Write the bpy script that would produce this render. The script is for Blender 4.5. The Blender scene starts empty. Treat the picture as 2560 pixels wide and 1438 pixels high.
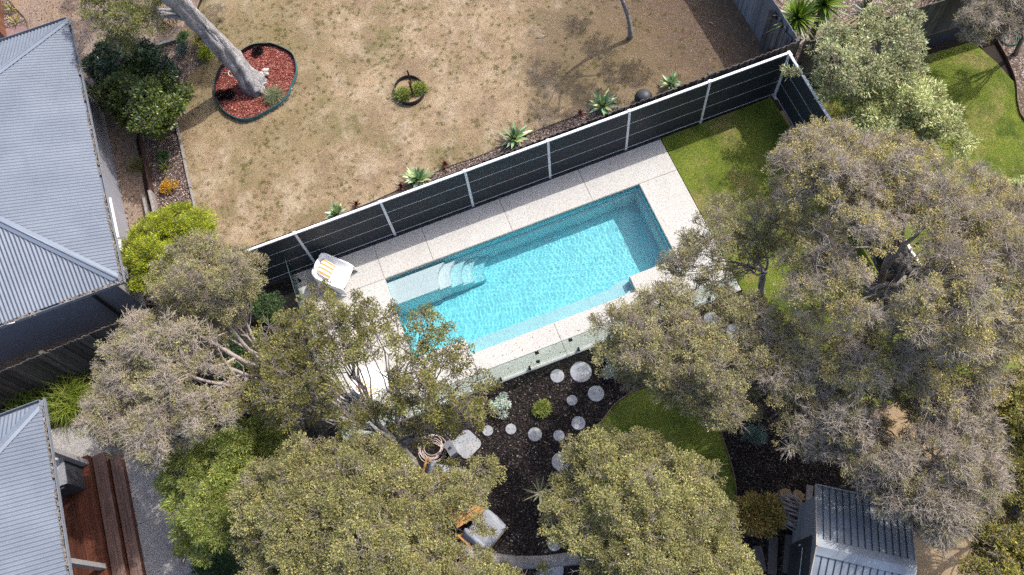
import bpy, bmesh, math, random
import numpy as np
from mathutils import Vector, Matrix, noise
R = math.radians
random.seed(7); rng = np.random.default_rng(11)
SC = bpy.context.scene
COL = SC.collection

# ---------------------------------------------------------------- camera, sky, sun, exposure
CAM_H = 21.387
FPX = 2100.0                                   # focal length in photo pixels (photo is 2560 wide)
cam_rot = Matrix.Rotation(-0.3925, 3, 'Z') @ Matrix.Rotation(0.3975, 3, 'X') @ Matrix.Rotation(0.07795, 3, 'Y')
cam_d = bpy.data.cameras.new('camera'); cam = bpy.data.objects.new('camera', cam_d); COL.objects.link(cam)
cam.matrix_world = Matrix.Translation((0, 0, CAM_H)) @ cam_rot.to_4x4()
cam_d.sensor_fit = 'HORIZONTAL'; cam_d.sensor_width = 36.0; cam_d.lens = FPX / 2560 * 36.0
cam_d.clip_start = 0.1; cam_d.clip_end = 3000
SC.camera = cam

SUN_AZ, SUN_EL = 20.4, 51.5                    # direction to the sun, measured from +X towards +Y
world = bpy.data.worlds.new('World'); SC.world = world; world.use_nodes = True
wn = world.node_tree.nodes; wl = world.node_tree.links
sky = wn.new('ShaderNodeTexSky'); sky.sky_type = 'NISHITA'; sky.sun_disc = False
sky.sun_elevation = R(SUN_EL); sky.sun_rotation = R(90 - SUN_AZ)
sky.air_density = 0.8; sky.dust_density = 3.0; sky.ozone_density = 0.6
wl.new(sky.outputs[0], wn['Background'].inputs[0]); wn['Background'].inputs[1].default_value = 0.15
sd = bpy.data.lights.new('sun', 'SUN'); sd.energy = 2.15; sd.angle = R(0.53); sd.color = (1.0, 0.955, 0.90)
sun = bpy.data.objects.new('sun', sd); COL.objects.link(sun)
to_sun = Vector((math.cos(R(SUN_AZ)) * math.cos(R(SUN_EL)), math.sin(R(SUN_AZ)) * math.cos(R(SUN_EL)), math.sin(R(SUN_EL))))
sun.rotation_euler = to_sun.to_track_quat('Z', 'Y').to_euler()
sun.location = (20, 10, 30)
SC.view_settings.view_transform = 'Standard'; SC.view_settings.look = 'None'
SC.view_settings.exposure = 1.0; SC.view_settings.gamma = 1.0
SC.cycles.max_bounces = 8; SC.cycles.transparent_max_bounces = 16
SC.cycles.diffuse_bounces = 3; SC.cycles.glossy_bounces = 3; SC.cycles.transmission_bounces = 6
SC.cycles.caustics_reflective = False
SC.cycles.use_denoising = False; SC.cycles.sample_clamp_indirect = 1.6

# ---------------------------------------------------------------- helpers
def at(px, py, z=0.0):
    """World point at height z seen at photo pixel (px, py): how surveyed positions were turned into metres."""
    d = cam_rot @ Vector(((px - 1280) / FPX, -(py - 719) / FPX, -1.0))
    return Vector((0, 0, CAM_H)) + d * ((z - CAM_H) / d.z)

def tag(o, label=None, cat=None, group=None, kind=None):
    if label: o['label'] = label
    if cat: o['category'] = cat
    if group: o['group'] = group
    if kind: o['kind'] = kind
    return o

def thing(name, label, cat, loc=(0, 0, 0), rz=0.0, group=None):
    o = bpy.data.objects.new(name, None); COL.objects.link(o)
    o.location = loc; o.rotation_euler = (0, 0, rz); o.empty_display_size = 0.2
    return tag(o, label, cat, group)

def link(name, me, m, parent=None):
    o = bpy.data.objects.new(name, me); COL.objects.link(o)
    if m is not None and not me.materials:
        for mm in (m if isinstance(m, (list, tuple)) else [m]): me.materials.append(mm)
    if parent is not None: o.parent = parent
    return o

def copy_tree(o, parent=None):
    c = o.copy(); COL.objects.link(c)
    if parent is not None: c.parent = parent
    for ch in list(o.children): copy_tree(ch, c)
    return c

class MB:
    """Collects boxes, tubes, prisms and strips; build() links them as one mesh object."""
    def __init__(s): s.v = []; s.f = []; s.sm = []
    def add(s, vs, fs, smooth=False):
        b = len(s.v); s.v += [tuple(v) for v in vs]; s.f += [tuple(i + b for i in f) for f in fs]; s.sm += [smooth] * len(fs)
    def box(s, x0, x1, y0, y1, z0, z1, M=None):
        vs = [Vector(p) for p in ((x0,y0,z0),(x1,y0,z0),(x1,y1,z0),(x0,y1,z0),(x0,y0,z1),(x1,y0,z1),(x1,y1,z1),(x0,y1,z1))]
        if M is not None: vs = [M @ v for v in vs]
        s.add(vs, [(0,3,2,1),(4,5,6,7),(0,1,5,4),(1,2,6,5),(2,3,7,6),(3,0,4,7)])
    def bar(s, a, b, w, h, up=(0, 0, 1)):
        a = Vector(a); b = Vector(b); d = b - a; L = d.length; d.normalize()
        up = Vector(up); sx = d.cross(up)
        if sx.length < 1e-4: sx = d.cross(Vector((0, 1, 0)))
        sx.normalize(); u = sx.cross(d)
        M = Matrix((( d.x, sx.x, u.x, a.x), (d.y, sx.y, u.y, a.y), (d.z, sx.z, u.z, a.z), (0, 0, 0, 1)))
        s.box(0, L, -w/2, w/2, -h/2, h/2, M)
    def tube(s, pts, rad, n=8, cap=True, smooth=True, rough=0.0):
        pts = [Vector(p) for p in pts]; k = len(pts)
        if not hasattr(rad, '__len__'): rad = [rad] * k
        rings = []; ref = Vector((0.31, 0.17, 0.93))
        for i, p in enumerate(pts):
            d = (pts[min(i+1, k-1)] - pts[max(i-1, 0)]).normalized()
            a = d.cross(ref)
            if a.length < 0.05: a = d.cross(Vector((1, 0, 0)))
            a.normalize(); b = d.cross(a)
            rings.append([p + (a * math.cos(2*math.pi*j/n) + b * math.sin(2*math.pi*j/n)) * rad[i] * (1 + (rough * (noise.noise(Vector((j*1.7, 0.6*i, rad[0]*50))) ) if rough else 0)) for j in range(n)])
        vs = [v for r in rings for v in r]
        fs = [(i*n+j, i*n+(j+1) % n, (i+1)*n+(j+1) % n, (i+1)*n+j) for i in range(k-1) for j in range(n)]
        if cap: fs += [tuple(range(n-1, -1, -1)), tuple((k-1)*n + j for j in range(n))]
        s.add(vs, fs, smooth)
    def prism(s, poly, z0, z1, smooth=False):
        n = len(poly)
        area = sum(poly[i][0]*poly[(i+1) % n][1] - poly[(i+1) % n][0]*poly[i][1] for i in range(n))
        if area < 0: poly = poly[::-1]
        vs = [(p[0], p[1], z0) for p in poly] + [(p[0], p[1], z1) for p in poly]
        s.add(vs, [tuple(range(n-1, -1, -1)), tuple(range(n, 2*n))] + [(i, (i+1) % n, n+(i+1) % n, n+i) for i in range(n)], smooth)
    def quad(s, a, b, c, d): s.add([a, b, c, d], [(0, 1, 2, 3)])
    def disc(s, c, r, h, n=40, bev=0.012):
        vs = []
        for rr, z in ((r, 0), (r, h - bev), (r - bev, h)):
            vs += [(c[0] + rr*math.cos(2*math.pi*i/n), c[1] + rr*math.sin(2*math.pi*i/n), c[2] + z) for i in range(n)]
        fs = [(k*n+i, k*n+(i+1) % n, (k+1)*n+(i+1) % n, (k+1)*n+i) for k in range(2) for i in range(n)] + [tuple(2*n+i for i in range(n))]
        s.add(vs, fs)
    def mesh(s, name='mesh'):
        me = bpy.data.meshes.new(name); me.from_pydata(s.v, [], s.f); me.update()
        if any(s.sm): me.polygons.foreach_set('use_smooth', s.sm)
        return me
    def build(s, name, m, parent=None): return link(name, s.mesh(name), m, parent)

def np_mesh(name, V, F, m, parent=None, fcol=None, smooth=False):
    """Fast mesh from numpy: V (n,3), F (m,k)."""
    V = np.asarray(V, np.float32); F = np.asarray(F, np.int32); k = F.shape[1]
    me = bpy.data.meshes.new(name)
    me.vertices.add(len(V)); me.vertices.foreach_set('co', V.ravel())
    me.loops.add(F.size); me.loops.foreach_set('vertex_index', F.ravel())
    me.polygons.add(len(F)); me.polygons.foreach_set('loop_start', np.arange(0, F.size, k, dtype=np.int32))
    if smooth: me.polygons.foreach_set('use_smooth', np.ones(len(F), bool))
    if fcol is not None:
        a = me.attributes.new('tint', 'FLOAT_COLOR', 'FACE')
        a.data.foreach_set('color', np.c_[fcol, np.ones(len(fcol))].astype(np.float32).ravel())
    me.update(calc_edges=True)
    return link(name, me, m, parent)

def poly_world(pts, z=0.0): return [at(x, y, z) for x, y in pts]

def sheet(name, pts, z, m, pixels=True, sub=False, kind='structure'):
    """A flat piece of ground lying at height z; outline in surveyed photo pixels or metres."""
    P = [at(x, y, z) for x, y in pts] if pixels else [Vector((x, y, z)) for x, y in pts]
    if sub:                                               # wobble the outline a little so it is not ruler-straight
        Q = []
        for i, p in enumerate(P):
            q = P[(i+1) % len(P)]; n = max(1, int((q - p).length / 0.18))
            for k in range(n):
                w = p.lerp(q, k / n); o = noise.noise_vector(w * 1.9) * 0.05
                Q.append(Vector((w.x + o.x, w.y + o.y, z)))
        P = Q
    bm = bmesh.new(); vs = [bm.verts.new(p) for p in P]; f = bm.faces.new(vs); f.normal_update()
    if f.normal.z < 0: f.normal_flip()
    bmesh.ops.triangulate(bm, faces=bm.faces[:], ngon_method='EAR_CLIP')
    me = bpy.data.meshes.new(name); bm.to_mesh(me); bm.free()
    o = link(name, me, m); tag(o, kind=kind); return o

# ---------------------------------------------------------------- materials
def nodes(name):
    m = bpy.data.materials.new(name); m.use_nodes = True
    nt = m.node_tree; return m, nt.nodes, nt.links, nt.nodes['Principled BSDF']

def ramp(n, l, fac, stops, interp='LINEAR'):
    r = n.new('ShaderNodeValToRGB'); r.color_ramp.interpolation = interp
    e = r.color_ramp.elements
    while len(e) < len(stops): e.new(0.5)
    for q, (p, c) in zip(e, stops): q.position = p; q.color = (*c, 1) if len(c) == 3 else c
    l.new(fac, r.inputs[0]); return r.outputs[0]

def tex(n, l, kind='noise', scale=5.0, detail=6.0, rough=0.6, coord=None, stretch=None, feature=None, rand=1.0, dist=0.0):
    if coord is None:
        tc = n.new('ShaderNodeTexCoord'); coord = tc.outputs['Object']
    if stretch:
        mp = n.new('ShaderNodeMapping'); mp.inputs['Scale'].default_value = stretch; l.new(coord, mp.inputs[0]); coord = mp.outputs[0]
    if kind == 'noise':
        t = n.new('ShaderNodeTexNoise'); t.inputs['Scale'].default_value = scale; t.inputs['Detail'].default_value = detail; t.inputs['Roughness'].default_value = rough
        t.inputs['Distortion'].default_value = dist
    else:
        t = n.new('ShaderNodeTexVoronoi'); t.inputs['Scale'].default_value = scale; t.inputs['Randomness'].default_value = rand
        if feature: t.feature = feature
    l.new(coord, t.inputs['Vector']); return t

def mixc(n, l, fac, a, b, blend='MIX'):
    x = n.new('ShaderNodeMix'); x.data_type = 'RGBA'; x.blend_type = blend; x.clamp_result = False
    for s, v in ((x.inputs[0], fac), (x.inputs[6], a), (x.inputs[7], b)):
        if hasattr(v, 'is_linked'): l.new(v, s)
        elif isinstance(v, (int, float)): s.default_value = v
        else: s.default_value = (*v, 1)
    return x.outputs[2]

def bump(n, l, bs, h, strength=0.3, dist=0.02, prev=None):
    b = n.new('ShaderNodeBump'); b.inputs['Strength'].default_value = strength; b.inputs['Distance'].default_value = dist
    l.new(h, b.inputs['Height'])
    if prev is not None: l.new(prev, b.inputs['Normal'])
    if bs is not None: l.new(b.outputs[0], bs.inputs['Normal'])
    return b.outputs[0]

def simple(name, c, rough=0.6, metal=0.0, var=0.15, scale=6.0, bmp=0.0, spec=0.4, stretch=None):
    m, n, l, b = nodes(name)
    b.inputs['Roughness'].default_value = rough; b.inputs['Metallic'].default_value = metal; b.inputs['Specular IOR Level'].default_value = spec
    t = tex(n, l, scale=scale, stretch=stretch)
    lo = tuple(x * (1 - var) for x in c); hi = tuple(min(1, x * (1 + var)) for x in c)
    l.new(ramp(n, l, t.outputs[0], [(0.3, lo), (0.7, hi)]), b.inputs['Base Color'])
    if bmp: bump(n, l, b, t.outputs[0], bmp, 0.01)
    return m

def ground_mat(name, stops, fine=60.0, big=0.7, patches=None, patch_scale=0.5, patch_th=(0.55, 0.65), bmp=0.6, flecks=None, fleck_scale=40.0, fleck_th=0.62, rough=0.95, bump_d=0.02, fdist=0.0):
    m, n, l, b = nodes(name); b.inputs['Roughness'].default_value = rough; b.inputs['Specular IOR Level'].default_value = 0.15
    f = tex(n, l, scale=fine, detail=5, rough=0.75, dist=fdist); g = tex(n, l, scale=big, detail=6, rough=0.6)
    mx = n.new('ShaderNodeMix'); mx.data_type = 'FLOAT'; mx.inputs[0].default_value = 0.45
    l.new(f.outputs[0], mx.inputs[2]); l.new(g.outputs[0], mx.inputs[3])
    c = ramp(n, l, mx.outputs[0], stops)
    if patches:
        for k, pc in enumerate(patches):
            t = tex(n, l, scale=patch_scale * (1 + 0.6 * k), detail=7, rough=0.68, stretch=(1 + .1*k, 1, 1 + k))
            mk = ramp(n, l, t.outputs[0], [(patch_th[0], (0, 0, 0)), (patch_th[1], (1, 1, 1))])
            c = mixc(n, l, mk, c, pc)
    if flecks:
        for k, fc in enumerate(flecks):
            t = tex(n, l, 'voronoi', scale=fleck_scale * (1 + 0.37 * k))
            s = n.new('ShaderNodeSeparateColor'); l.new(t.outputs['Color'], s.inputs[0])
            mk = ramp(n, l, s.outputs[k % 3], [(fleck_th, (0, 0, 0)), (fleck_th + 0.05, (1, 1, 1))])
            c = mixc(n, l, mk, c, fc)
    l.new(c, b.inputs['Base Color'])
    bump(n, l, b, f.outputs[0], bmp, bump_d)
    return m

def leaf_mat(name, trans=0.25, rough=0.5, spec=0.35):
    m, n, l, b = nodes(name)
    a = n.new('ShaderNodeAttribute'); a.attribute_name = 'tint'
    l.new(a.outputs['Color'], b.inputs['Base Color']); b.inputs['Roughness'].default_value = rough; b.inputs['Specular IOR Level'].default_value = spec
    if trans > 0:
        t = n.new('ShaderNodeBsdfTranslucent'); l.new(a.outputs['Color'], t.inputs[0])
        mx = n.new('ShaderNodeMixShader'); mx.inputs[0].default_value = trans
        l.new(b.outputs[0], mx.inputs[1]); l.new(t.outputs[0], mx.inputs[2]); l.new(mx.outputs[0], n['Material Output'].inputs[0])
    return m

M = {}
M['leaf'] = leaf_mat('leaf'); M['dry_leaf'] = leaf_mat('dry leaf', 0.12, 0.8, 0.1); M['gloss_leaf'] = leaf_mat('glossy leaf', 0.15, 0.32, 0.5)
M['chip'] = leaf_mat('chip', 0.0, 0.9, 0.1)
M['white_paint'] = simple('white powder coat', (0.82, 0.82, 0.84), 0.35, var=0.04)
M['alu'] = simple('pale aluminium trim', (0.62, 0.65, 0.68), 0.35, metal=0.2, var=0.05)
M['panel'] = ground_mat('charcoal fence panel', [(0.3, (0.032, 0.037, 0.044)), (0.7, (0.044, 0.049, 0.057))], fine=9, big=.8, bmp=.03, rough=.5, patches=[(0.056, 0.058, 0.062)], patch_scale=1.1, patch_th=(.52, .72))
M['black'] = simple('black metal', (0.012, 0.012, 0.013), 0.45, var=0.2)
M['white_plastic'] = simple('white plastic', (0.86, 0.86, 0.87), 0.35, var=0.03)
M['steel'] = simple('brushed steel', (0.55, 0.56, 0.6), 0.35, metal=0.6, var=0.08, scale=20)
M['charcoal'] = simple('charcoal cladding', (0.045, 0.048, 0.055), 0.5, var=0.2)
M['stone'] = ground_mat('pale concrete', [(0.3, (0.25, 0.257, 0.275)), (0.7, (0.36, 0.37, 0.39))], fine=14, big=4, bmp=0.15, patches=[(0.40,0.39,0.38)], patch_scale=2.2, patch_th=(.5,.65), flecks=[(0.17,0.165,0.16)], fleck_scale=40, fleck_th=.9, rough=0.9)
M['bark_grey'] = ground_mat('grey bark', [(0.3, (0.17, 0.15, 0.14)), (0.5, (0.30, 0.28, 0.265)), (0.7, (0.43, 0.41, 0.40))], fine=9, big=2.2, bmp=0.9, bump_d=0.06)
M['bark_brown'] = ground_mat('brown grey bark', [(0.3, (0.10, 0.075, 0.06)), (0.5, (0.22, 0.175, 0.14)), (0.7, (0.36, 0.31, 0.27))], fine=10, big=2.5, bmp=0.8, bump_d=0.04)
M['bark_pale'] = ground_mat('pale smooth bark', [(0.3, (0.28, 0.23, 0.20)), (0.7, (0.48, 0.42, 0.38))], fine=8, big=2.0, bmp=0.4, bump_d=0.03)
def wood_mat(name, dark, light, stretch=(12, 12, 0.8), rough=0.85, island=0.45, bmp=0.4, spec=0.2, scale=3.0, stain=None):
    m, n, l, b = nodes(name); b.inputs['Roughness'].default_value = rough; b.inputs['Specular IOR Level'].default_value = spec
    t = tex(n, l, scale=scale, detail=8, rough=0.7, stretch=stretch)
    c = ramp(n, l, t.outputs[0], [(0.3, dark), (0.72, light)])
    g = n.new('ShaderNodeNewGeometry')
    k = ramp(n, l, g.outputs['Random Per Island'], [(0, (1 - island,) * 3), (1, (1 + island * 0.6,) * 3)])
    c = mixc(n, l, 1.0, c, k, 'MULTIPLY')
    if stain:
        t2 = tex(n, l, scale=1.1, detail=6, rough=0.65)
        c = mixc(n, l, ramp(n, l, t2.outputs[0], [(0.5, (0, 0, 0)), (0.62, (1, 1, 1))]), c, stain)
    l.new(c, b.inputs['Base Color']); bump(n, l, b, t.outputs[0], bmp, 0.01)
    return m
M['paling'] = wood_mat('weathered palings', (0.055, 0.05, 0.046), (0.19, 0.175, 0.16))
M['paling_blue'] = wood_mat('grey blue palings', (0.13, 0.14, 0.165), (0.27, 0.285, 0.31), island=0.3)
M['paling_brown'] = wood_mat('dark shaded palings', (0.055, 0.05, 0.044), (0.17, 0.16, 0.145))
M['sleeper'] = wood_mat('old sleeper timber', (0.16, 0.14, 0.125), (0.38, 0.35, 0.33), stretch=(2, 2, 2), scale=6)
M['board_grey'] = wood_mat('grey boards', (0.07, 0.06, 0.055), (0.16, 0.145, 0.135), stretch=(9, 1.2, 2), scale=5)
M['deck_red'] = wood_mat('red brown decking', (0.05, 0.016, 0.009), (0.13, 0.045, 0.026), stretch=(10, 0.7, 3), rough=0.55, island=0.35, bmp=0.15, spec=0.35)
M['deck_worn'] = wood_mat('worn brown decking', (0.075, 0.04, 0.03), (0.21, 0.135, 0.11), stretch=(10, 0.6, 3), rough=0.7, island=0.25, bmp=0.15, spec=0.3)
M['teak'] = wood_mat('golden teak', (0.30, 0.14, 0.045), (0.52, 0.29, 0.11), stretch=(3, 3, 3), rough=0.55, island=0.2)
M['firewood'] = wood_mat('grey sticks', (0.16, 0.13, 0.115), (0.48, 0.42, 0.39), stretch=(3, 3, 3), island=0.5)

# ---------------------------------------------------------------- ground
M['soil'] = ground_mat('dark soil', [(0.3, (0.018, 0.014, 0.012)), (0.7, (0.06, 0.046, 0.038))], fine=30, big=1.5)
M['dry'] = ground_mat('dry summer lawn', [(0.30, (0.15, 0.10, 0.055)), (0.46, (0.295, 0.212, 0.127)), (0.62, (0.44, 0.335, 0.215))], fine=26, big=0.55,
                      patches=[(0.165, 0.145, 0.06), (0.235, 0.165, 0.105), (0.42, 0.335, 0.235)], patch_scale=0.42, patch_th=(0.50, 0.66), bmp=0.9, bump_d=0.04)
M['lawn'] = ground_mat('green lawn', [(0.30, (0.065, 0.105, 0.013)), (0.5, (0.145, 0.195, 0.025)), (0.68, (0.26, 0.275, 0.06))], fine=45, big=0.9,
                       patches=[(0.27, 0.225, 0.09), (0.055, 0.095, 0.014)], patch_scale=0.6, patch_th=(0.50, 0.64), bmp=0.8, bump_d=0.03)
M['gravel'] = ground_mat('tan gravel drive', [(0.3, (0.145, 0.108, 0.085)), (0.5, (0.245, 0.19, 0.155)), (0.7, (0.35, 0.285, 0.24))], fine=42, big=0.5, bmp=0.7,
                         patches=[(0.26, 0.18, 0.12)], patch_scale=0.25, patch_th=(0.45, 0.6), flecks=[(0.12, 0.085, 0.065), (0.42, 0.33, 0.27)], fleck_scale=34, fleck_th=0.9)
M['red_mulch'] = ground_mat('red bark mulch', [(0.3, (0.09, 0.022, 0.018)), (0.5, (0.23, 0.065, 0.05)), (0.7, (0.40, 0.16, 0.125))], fine=50, big=1.2, bmp=1.0,
                            flecks=[(0.50, 0.24, 0.19), (0.08, 0.02, 0.018)], fleck_scale=30, fleck_th=0.8, bump_d=0.03)
M['mulch'] = ground_mat('brown bark mulch', [(0.3, (0.06, 0.04, 0.032)), (0.5, (0.16, 0.115, 0.09)), (0.7, (0.32, 0.25, 0.205))], fine=40, big=1.2, bmp=1.0,
                        flecks=[(0.42, 0.35, 0.30), (0.05, 0.033, 0.03)], fleck_scale=26, fleck_th=0.78, bump_d=0.03)
M['black_mulch'] = ground_mat('black bark mulch', [(0.3, (0.009, 0.0075, 0.0075)), (0.55, (0.022, 0.018, 0.018)), (0.72, (0.055, 0.043, 0.04))], fine=45, big=1.0, bmp=1.0,
                              flecks=[(0.075, 0.06, 0.055), (0.008, 0.007, 0.007)], fleck_scale=34, fleck_th=0.86, bump_d=0.03)
M['dirt'] = ground_mat('sandy dirt', [(0.3, (0.22, 0.15, 0.085)), (0.7, (0.42, 0.31, 0.19))], fine=30, big=1.2)
M['pebble'] = ground_mat('dark pebbles', [(0.35, (0.012, 0.012, 0.014)), (0.65, (0.09, 0.09, 0.10))], fine=40, big=8, bmp=1.0, bump_d=0.03)
M['agg'] = ground_mat('grey exposed aggregate', [(0.3, (0.17, 0.16, 0.155)), (0.5, (0.28, 0.265, 0.255)), (0.7, (0.40, 0.385, 0.365))], fine=90, big=0.9, bmp=0.3,
                      flecks=[(0.10, 0.095, 0.09), (0.52, 0.49, 0.45)], fleck_scale=60, fleck_th=0.84, patches=[(0.33, 0.30, 0.26)], patch_scale=0.5)
M['deck_agg'] = ground_mat('pale exposed aggregate', [(0.3, (0.44, 0.43, 0.40)), (0.5, (0.555, 0.545, 0.51)), (0.7, (0.64, 0.63, 0.60))], fine=60, big=0.8, bmp=0.2, patches=[(0.58, 0.55, 0.505)], patch_scale=0.6, patch_th=(.5, .7),
                           flecks=[(0.21, 0.20, 0.19), (0.44, 0.38, 0.31), (0.30, 0.29, 0.285)], fleck_scale=88, fleck_th=0.885, rough=0.8)

# bare trodden earth, with tree shade painted into its dark brown, at the upper right of the dry lawn
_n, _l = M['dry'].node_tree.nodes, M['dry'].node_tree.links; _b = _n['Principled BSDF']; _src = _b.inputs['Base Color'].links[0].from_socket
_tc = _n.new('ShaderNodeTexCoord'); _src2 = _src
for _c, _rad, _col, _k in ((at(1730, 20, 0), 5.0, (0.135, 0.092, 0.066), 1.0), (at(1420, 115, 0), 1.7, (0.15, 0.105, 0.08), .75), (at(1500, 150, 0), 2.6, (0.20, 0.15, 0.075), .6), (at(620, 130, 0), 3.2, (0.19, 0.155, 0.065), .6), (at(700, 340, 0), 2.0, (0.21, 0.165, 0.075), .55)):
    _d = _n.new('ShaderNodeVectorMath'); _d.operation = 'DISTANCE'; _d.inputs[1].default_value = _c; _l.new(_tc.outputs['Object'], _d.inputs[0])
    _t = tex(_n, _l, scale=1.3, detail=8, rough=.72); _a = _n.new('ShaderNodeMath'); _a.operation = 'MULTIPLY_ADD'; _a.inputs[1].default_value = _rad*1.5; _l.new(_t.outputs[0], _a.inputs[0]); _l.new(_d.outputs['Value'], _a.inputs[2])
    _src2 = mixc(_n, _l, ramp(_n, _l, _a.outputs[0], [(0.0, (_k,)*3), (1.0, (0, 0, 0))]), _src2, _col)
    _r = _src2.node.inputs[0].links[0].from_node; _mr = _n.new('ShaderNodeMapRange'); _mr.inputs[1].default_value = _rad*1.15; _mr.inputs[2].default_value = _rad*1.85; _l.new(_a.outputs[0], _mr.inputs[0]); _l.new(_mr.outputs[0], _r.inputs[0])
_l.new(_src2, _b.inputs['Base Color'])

PX0, PX1, PY0, PY1, NX0, NX1, NY0 = -1.46, 6.31, 8.06, 10.62, 0.05, 4.87, 7.59    # pool and its bench niche
DX0, DX1, DY0, DY1 = -3.85, 7.5, 6.55, 11.75                                        # paved surround

def holed(name, X0, X1, Y0, Y1, hx0, hx1, hy0, hy1, z, m):
    mb = MB()
    mb.add([(X0,Y0,z),(X1,Y0,z),(X1,Y1,z),(X0,Y1,z),(hx0,hy0,z),(hx1,hy0,z),(hx1,hy1,z),(hx0,hy1,z)],
           [(0,1,5,4),(1,2,6,5),(2,3,7,6),(3,0,4,7)])
    return tag(mb.build(name, m), kind='structure')
holed('ground', -450, 450, -450, 450, PX0-.3, PX1+.3, NY0-.3, PY1+.3, -0.09, M['soil'])

sheet('gravel_drive', [(-900,-500),(620,-500),(520,-60),(478,62),(440,106),(385,117),(340,350),(362,480),(384,548),(410,700),(340,800),(180,900),(0,1000),(-900,1000)], -0.074, M['gravel'])
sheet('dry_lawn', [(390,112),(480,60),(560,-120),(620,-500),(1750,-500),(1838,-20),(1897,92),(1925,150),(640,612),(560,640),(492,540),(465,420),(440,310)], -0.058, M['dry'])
sheet('mulch_border', [(383,119),(450,108),(520,78),(548,128),(470,190),(441,310),(466,420),(492,540),(560,640),(420,640),(384,548),(365,430),(350,330)], -0.050, M['mulch'], sub=True)
sheet('mulch_strip', [(868,530),(960,490),(1110,420),(1210,385),(1330,330),(1440,288),(1490,268),(1535,252),(1570,300),(1440,350),(1200,440),(880,560)], -0.046, M['mulch'], sub=True)
RING = [(539,228),(545,250),(560,278),(583,295),(613,304),(643,297),(670,283),(698,267),(720,247),(730,222),(743,188),(740,155),(727,135),(687,116),(665,115),(628,121),(590,146),(556,172),(542,203)]
sheet('red_mulch_bed', RING, -0.03, M['red_mulch'])
sheet('side_soil', [(-9.6,4.5),(-3.9,4.5),(-3.9,11.7),(-9.6,11.7)], -0.078, M['black_mulch'], pixels=False)
sheet('black_mulch_bed', [(-9.0,-6),(16,-6),(16,6.53),(-9.0,6.53)], -0.066, M['black_mulch'], pixels=False)
sheet('pool_lawn', [(7.53,3.2),(8.6,2.4),(11.12,2.2),(11.12,11.8),(7.53,11.78)], -0.034, M['lawn'], pixels=False)
sheet('lower_lawn', [(1487,1078),(1512,1042),(1545,1003),(1600,972),(1660,962),(1720,972),(1778,1010),(1806,1090),(1826,1150),(1837,1200),(1839,1260),(1825,1320),(1760,1400),(1600,1450),(1470,1380),(1440,1290),(1455,1160)], -0.040, M['lawn'])
sheet('neighbour_lawn', [(11.3,1.0),(18.8,1.0),(18.9,7.6),(18.75,8.2),(18.2,8.5),(17.9,9.0),(17.75,9.6),(17.72,10.2),(17.5,11.2),(15.6,11.35),(11.3,11.6)], -0.036, M['lawn'], pixels=False)
sheet('neighbour_bed', [(2478,78),(2700,60),(2700,420),(2560,300),(2545,258),(2540,205),(2520,150)], -0.030, M['mulch'])
sheet('dirt_patch', [(2180,980),(2330,960),(2400,1060),(2380,1160),(2250,1190),(2170,1100)], -0.052, M['dirt'], sub=True)
sheet('shed_grass', [(2270,1330),(2420,1330),(2560,1420),(2560,1560),(2270,1560)], -0.048, M['dirt'], sub=True)
sheet('neighbour_yard', [(11.9,12.2),(26,12.0),(30,26),(11.9,26)], -0.05, M['mulch'], pixels=False)
sheet('neighbour_path', [(2085,62),(2150,30),(2190,48),(2230,95),(2120,110)], -0.045, M['gravel'])
sheet('paved_path', [(40,1095),(190,1060),(330,1042),(470,1060),(520,1110),(505,1230),(520,1330),(580,1600),(100,1600)], -0.060, M['agg'])
jm = simple('dark joint', (0.2, 0.19, 0.175), 0.95)
mb = MB()
for a, b in (((340,1312),(470,1268)), ((455,1438),(560,1404))):
    A, B = at(*a, -0.055), at(*b, -0.055); d = (B - A).normalized(); p = Vector((-d.y, d.x, 0)) * 0.008
    mb.add([A-p, B-p, B+p, A+p], [(0, 1, 2, 3)])
tag(mb.build('paving_joints', jm), kind='structure')

# ---------------------------------------------------------------- pool surround (slab with the pool cut out of it)
bm = bmesh.new()
xs = [DX0, PX0, NX0, NX1, PX1, DX1]; ys = [DY0, NY0, PY0, PY1, DY1]
def is_pool(x, y): return (PX0 < x < PX1 and PY0 < y < PY1) or (NX0 < x < NX1 and NY0 < y < PY0 + .01)
gv = {}
for i in range(5):
    for j in range(4):
        if is_pool((xs[i]+xs[i+1])/2, (ys[j]+ys[j+1])/2): continue
        q = []
        for (a, b) in ((i, j), (i+1, j), (i+1, j+1), (i, j+1)):
            if (a, b) not in gv: gv[(a, b)] = bm.verts.new((xs[a], ys[b], 0))
            q.append(gv[(a, b)])
        bm.faces.new(q)
ex = bmesh.ops.extrude_face_region(bm, geom=bm.faces[:])
for g in ex['geom']:
    if isinstance(g, bmesh.types.BMVert): g.co.z = -0.16
bmesh.ops.recalc_face_normals(bm, faces=bm.faces[:])
eds = [e for e in bm.edges if all(abs(v.co.z) < 1e-6 for v in e.verts) and any(abs(f.normal.z) < 0.5 for f in e.link_faces)]
bmesh.ops.bevel(bm, geom=eds, offset=0.012, segments=2, affect='EDGES')
me = bpy.data.meshes.new('deck'); bm.to_mesh(me); bm.free()
tag(link('pool_surround', me, M['deck_agg']), kind='structure')
mb = MB(); z = 0.004; w = 0.007
for x in (-1.46, 0.0, 2.4, 4.88): mb.add([(x-w,PY1+.02,z),(x+w,PY1+.02,z),(x+w,DY1-.02,z),(x-w,DY1-.02,z)], [(0,1,2,3)])
for x in (0.05, 2.44, 4.87): mb.add([(x-w,DY0+.02,z),(x+w,DY0+.02,z),(x+w,NY0-.02,z),(x-w,NY0-.02,z)], [(0,1,2,3)])
y = PY1; mb.add([(PX1+.02,y-w,z),(DX1-.02,y-w,z),(DX1-.02,y+w,z),(PX1+.02,y+w,z)], [(0,1,2,3)])
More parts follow.
